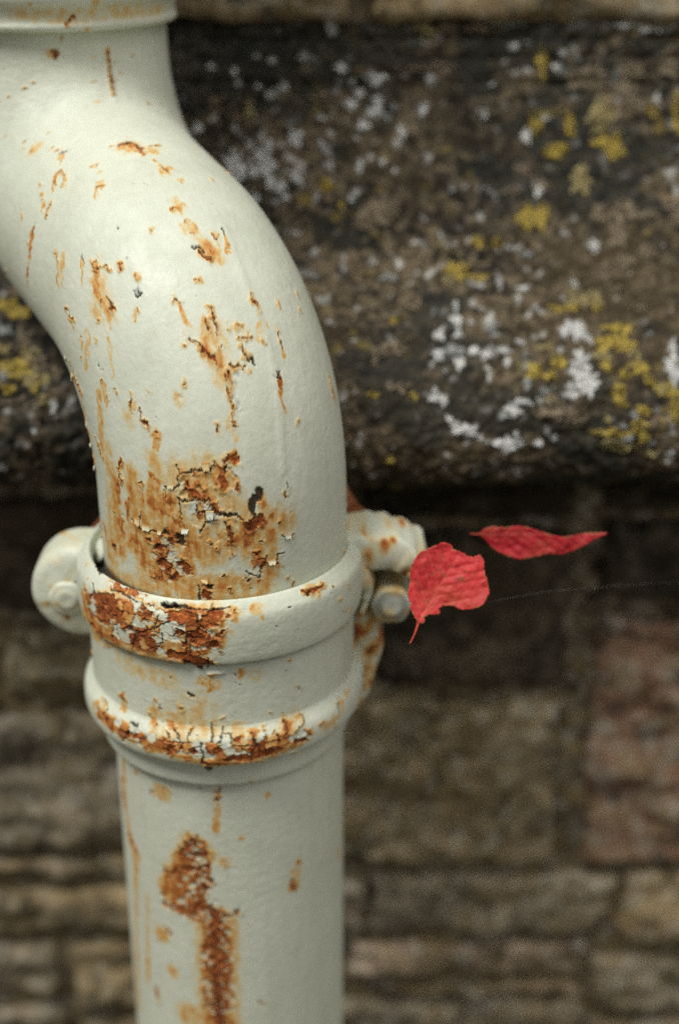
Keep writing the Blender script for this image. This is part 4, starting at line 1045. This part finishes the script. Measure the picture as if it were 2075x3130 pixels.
left = lug('fixing_lug', [(-.046, .1015)] + arc(-.0600, .0800, .0215, .0215, 82, 278, 14) + [(-.044, .059)], -.002, .018, .006, 12, .16, -.05)
tag(left, 'rounded cream lug with painted bolt, left of the socket')
# raised rim running round the lug and the painted-over nail in its middle
bolt((-.0655, -.0060, .0790), .0078, .012, left, 3, .15, -.1)


def limb(path, name, seed, stain, rust, parent, yc=.010, yd=.012):
    """a cast rib: path of (X, Z, half width), rounded section, yd deep"""
    Q = catmull(path, 8); n = 24; ph = np.linspace(0, 2 * np.pi, n, endpoint=False); rows = []
    for i, p in enumerate(Q):
        t = Q[min(i + 1, len(Q) - 1)] - Q[max(i - 1, 0)]; t = t[:2] / np.linalg.norm(t[:2]); nn = np.array([t[1], -t[0]])
        cw = np.sign(np.cos(ph)) * np.abs(np.cos(ph)) ** .32; sw = np.sign(np.sin(ph)) * np.abs(np.sin(ph)) ** .32
        rows.append(np.c_[p[0] + nn[0] * cw * p[2], yc + sw * yd, p[1] + nn[1] * cw * p[2]])
    rows.insert(0, np.repeat(rows[0].mean(0)[None], n, 0)); rows.append(np.repeat(rows[-1].mean(0)[None], n, 0))
    P = np.array(rows)
    P += 0.0020 * fbm(P[..., 0] * 130 + P[..., 1] * 70, P[..., 2] * 130, 4, seed)[..., None]
    return obj(name, grid_mesh(name, local(pipe, P), True, {'wear_and_shade': noisy_wear(P, seed, stain, rust)}, flip=True), M_PAINT, parent)


right = limb([(.046, .0980, .0066), (.055, .0985, .0076), (.0640, .0982, .0082), (.0715, .0968, .0078), (.0775, .0935, .0064), (.0812, .0890, .0042), (.0825, .0860, .0020)], 'fixing_lug', 17, .22, -.01, pipe, yc=.012, yd=.014)
limb([(.0560, .0930, .0036), (.0588, .0870, .0032), (.0592, .0800, .0024), (.0582, .0730, .0014), (.0570, .0680, .0006)], 'lug_rib', 19, .35, .0, right)
tag(right, 'broken cream lug arching over an exposed bolt, right of the socket')
bolt((.0700, -.002, .0735), .0084, .022, right, 8, .26, -.10, .45)
web = lug('lug_web', [(.050, .062), (.0585, .066), (.0655, .056), (.0668, .047), (.0640, .036), (.0600, .022), (.052, .018)], .008, .022, .004, 23, .55, .16, hole=True)
tag(web, 'rusty tapering web below the right lug')
web2 = lug('lug_web', [(-.050, .066), (-.0585, .060), (-.0598, .050), (-.0595, .036), (-.0585, .024), (-.050, .020)], .008, .022, .004, 29, .25, -.02, hole=True)
for sx, sd in ((1, 31), (-1, 35)):
    P = []
    n = 20; ph = np.linspace(0, 2 * np.pi, n, endpoint=False)
    for t in np.linspace(0, 1, 14):
        c = np.array([sx * (.040 + .024 * t), .034, .118 - .030 * t]); wv = .0055 + .001 * math.sin(t * 9 + sd)
        P.append(np.c_[c[0] + wv * np.cos(ph) * .6, c[1] + .006 * np.sin(ph), c[2] + wv * np.cos(ph) * .9])
    P = np.array(P)
    obj('bracket_strap', grid_mesh('bracket_strap', local(pipe, P), True), M_RUST, pipe)

# ------------------------------------------------------------------ autumn leaves caught on spider threads
from mathutils.geometry import delaunay_2d_cdt

LEAF_A = [(-15.7, -8.8), (-15.1, -3.5), (-15.8, 2.6), (-14.4, 6.1), (-12.7, 8.8), (-10.5, 9.8), (-8.3, 11.4), (-6.1, 12.3), (-4.4, 13.6), (-1.3, 13.3), (0.0, 11.4), (3.9, 10.5), (6.1, 9.5), (8.3, 9.2), (10.5, 10.7), (12.3, 8.8), (12.7, 5.3), (13.7, 2.6), (14.9, 0.0), (15.8, -3.5), (14.9, -6.1), (14.0, -8.3), (12.7, -9.6), (10.1, -10.9), (7.4, -11.4), (5.3, -11.6), (2.6, -10.5), (-1.3, -10.9), (-3.1, -12.3), (-2.2, -14.0), (-3.9, -14.7), (-6.6, -15.1), (-8.3, -16.2), (-7.9, -18.4), (-9.4, -19.0), (-10.6, -18.6), (-11.1, -17.5), (-12.3, -16.2), (-13.6, -14.0), (-14.0, -11.4)]
LEAF_B = [(-24.2, 4.2), (-22.3, 6.5), (-18.6, 7.3), (-15.8, 6.7), (-13.0, 6.5), (-8.4, 6.7), (-3.7, 5.6), (-0.9, 4.4), (1.9, 3.3), (6.5, 1.4), (11.2, 0.5), (15.8, 0.9), (21.4, 1.4), (28.4, 0.9), (26.1, -0.5), (23.3, -1.4), (18.6, -3.7), (14.0, -5.6), (9.3, -6.7), (6.5, -6.3), (3.7, -5.8), (0.9, -6.3), (-1.9, -6.7), (-7.4, -7.3), (-9.8, -6.8), (-12.1, -6.0), (-15.8, -4.2), (-19.1, -1.9), (-20.3, -0.2), (-21.4, 1.4)]


def seg_dist(P, A, B):
    v = B - A; t = np.clip(((P - A) @ v) / (v @ v), 0, 1)
    return np.linalg.norm(P - A - t[:, None] * v, axis=1), t


def make_leaf(name, outline, root, tip, n_veins, spread, curl, stalk, loc, tilt, mat, seed, label):
    O = np.array(outline)
    fine = []
    for p, q in zip(O, np.roll(O, -1, 0)):               # serrated edge
        k = max(2, int(np.linalg.norm(q - p) / 0.8)); d = (q - p) / np.linalg.norm(q - p); nn = np.array([d[1], -d[0]])
        for i in range(k):
            fine.append(p + (q - p) * i / k + nn * (0.20 if i % 2 else -0.05) * (0.3 + 1.4 * abs(math.sin(p[0] * 1.7 + p[1]))) * (-1))
    O = np.array(fine)
    gx_, gy_ = np.meshgrid(np.arange(O[:, 0].min(), O[:, 0].max(), .55), np.arange(O[:, 1].min(), O[:, 1].max(), .55))
    G = np.stack([gx_.ravel(), gy_.ravel()], -1)
    r = np.random.default_rng(seed); G = G + r.uniform(-.12, .12, G.shape)
    x1, y1 = O.T; x2, y2 = np.roll(O, -1, 0).T
    ins = np.zeros(len(G), bool)
    dmin = np.full(len(G), 9.0)
    for a, b, c, d in zip(x1, y1, x2, y2):
        cr = ((b > G[:, 1]) != (d > G[:, 1])) & (G[:, 0] < (c - a) * (G[:, 1] - b) / (d - b + 1e-12) + a)
        ins ^= cr
        dmin = np.minimum(dmin, seg_dist(G, np.array([a, b]), np.array([c, d + 1e-9]))[0])
    G = G[ins & (dmin > .25)]
    pts = [Vector((float(p[0]), float(p[1]))) for p in np.vstack([O, G])]
    n = len(O)
    vs, es, fs, *_ = delaunay_2d_cdt(pts, [(i, (i + 1) % n) for i in range(n)], [list(range(n))], 1, 1e-5)
    V = np.array([(v.x, v.y) for v in vs])
    root, tip = np.array(root, float), np.array(tip, float)
    ax = (tip - root) / np.linalg.norm(tip - root); pr = np.array([-ax[1], ax[0]]); Lg = np.linalg.norm(tip - root)
    dm, _ = seg_dist(V, root, tip)
    vein = np.exp(-(dm / .35) ** 2)
    side = (V - root) @ pr; along = (V - root) @ ax
    ridge = vein.copy()
    for i in range(n_veins):
        o = root + ax * Lg * (0.06 + 0.8 * i / n_veins)
        for sg in (-1, 1):
            e = o + (ax * math.cos(R(spread)) + sg * pr * math.sin(R(spread))) * 22
            d, t = seg_dist(V, o, e)
            vv = np.exp(-(d / .24) ** 2) * (1 - .6 * t)
            vein = np.maximum(vein, .8 * vv); ridge = np.maximum(ridge, .9 * np.exp(-(d / .6) ** 2))
    zz = curl * (side / 14) ** 2 * 3.0 + 2.0 * fbm(V[:, 0] / 13 + seed, V[:, 1] / 13, 3, seed) - 0.28 * ridge + 0.4 * fbm(V[:, 0] / 2.2, V[:, 1] / 2.2, 2, seed + 3)
    zz += 1.6 * np.maximum(0, along / Lg - .75) * 4 * curl
    de = np.full(len(V), 9.0)
    for p, q in zip(O, np.roll(O, -1, 0)):
        de = np.minimum(de, seg_dist(V, p, q + 1e-9)[0])
    spots = sstep(-.1, .35, fbm(V[:, 0] / 7 + 3, V[:, 1] / 7, 3, seed + 7)) * sstep(0, 3, de)
    burn = np.exp(-(de / .35) ** 2) * sstep(-.05, .3, fbm(V[:, 0] / 5, V[:, 1] / 5, 2, seed + 9)) * .8
    me = bpy.data.meshes.new('blade')
    me.from_pydata([(p[0] * .001, p[1] * .001, z_ * .001) for p, z_ in zip(V, zz)], [], [list(f) for f in fs])
    me.polygons.foreach_set('use_smooth', np.ones(len(me.polygons), bool))
    at = me.attributes.new('vein', 'FLOAT_COLOR', 'POINT')
    at.data.foreach_set('color', np.stack([vein, spots, burn, np.ones(len(V))], -1).astype(np.float32).ravel())
    e = empty(name, loc)
    e.rotation_euler = (R(90 - 24.5 + tilt[0]), R(tilt[1]), R(tilt[2]))
    b = obj('blade', me, mat, e)
    so = b.modifiers.new('thickness', 'SOLIDIFY'); so.thickness = .00022; so.offset = 0
    # stalk
    Sx = catmull(stalk, 6); rows = []; ph = np.linspace(0, 2 * np.pi, 8, endpoint=False)
    for i, p in enumerate(Sx):
        rr = .34 + .55 * (1 - i / len(Sx)) ** 3
        rows.append(np.c_[p[0] + rr * np.cos(ph) * abs(ax[1]) + rr * np.cos(ph) * abs(ax[0]) * .3, p[1] + rr * np.cos(ph) * abs(ax[0]) * .8, p[2] + rr * np.sin(ph)])
    P = np.array(rows) * .001
    sm = grid_mesh('stalk', P, True, {'vein': np.tile(np.array([.3, 0, .15, 1.0]), P.shape[:2] + (1,))})
    obj('stalk', sm, mat, e)
    tag(e, label, 'leaf', 'red autumn leaves hanging beside the downpipe')
    return e


M_LEAF_A = mat_leaf('pinkish_red_leaf', (0.78, 0.054, 0.054), (0.52, 0.022, 0.027), (0.12, 0.02, 0.02))
M_LEAF_B = mat_leaf('crimson_leaf', (0.62, 0.024, 0.036), (0.36, 0.010, 0.018), (0.08, 0.008, 0.012))
make_leaf('autumn_leaf', LEAF_A, (-10, -18), (3.5, 12), 6, 48, .55, [(-9.9, -16.5, -.3), (-10.4, -20, 0), (-11.3, -23.6, .3), (-12.5, -27, .2)], (.0909, -.0347, .1043), (-6, 8, 0), M_LEAF_A, 4,
          'broad pinkish red leaf with brown flecks overlapping the right lug')
make_leaf('autumn_leaf', LEAF_B, (-23.6, 4.4), (28, .9), 7, 38, .5, [(-22, 4.3, -.2), (-25, 4.5, 0), (-28, 5.0, .4)], (.1304, .0030, .1027), (4, -5, 0), M_LEAF_B, 9,
          'narrow curled crimson leaf lying sideways against the dark gap')

t_ = NT('spider_silk')
M_SILK = t_.done((0.34, 0.35, 0.34), 0.6)


def thread(pts, label, r=.000022):
    Q = catmull(pts, 14); ph = np.linspace(0, 2 * np.pi, 5, endpoint=False); rows = []
    for p in Q:
        rows.append(np.c_[p[0] + 0 * ph, p[1] + r * np.cos(ph), p[2] + r * np.sin(ph)])
    o = obj('spider_thread', grid_mesh('spider_thread', np.array(rows) - np.array(pts[0]), True), M_SILK)
    o.location = pts[0]
    tag(o, label, 'thread', 'spider threads holding the leaves')


thread([(0.1064, -0.033, 0.0929), (0.1289, -0.02, 0.0902), (0.1515, -0.005, 0.0846), (0.1953, 0.02, 0.0746), (0.24, 0.06, 0.0561)], 'fine pale spider thread running right from the broad red leaf')
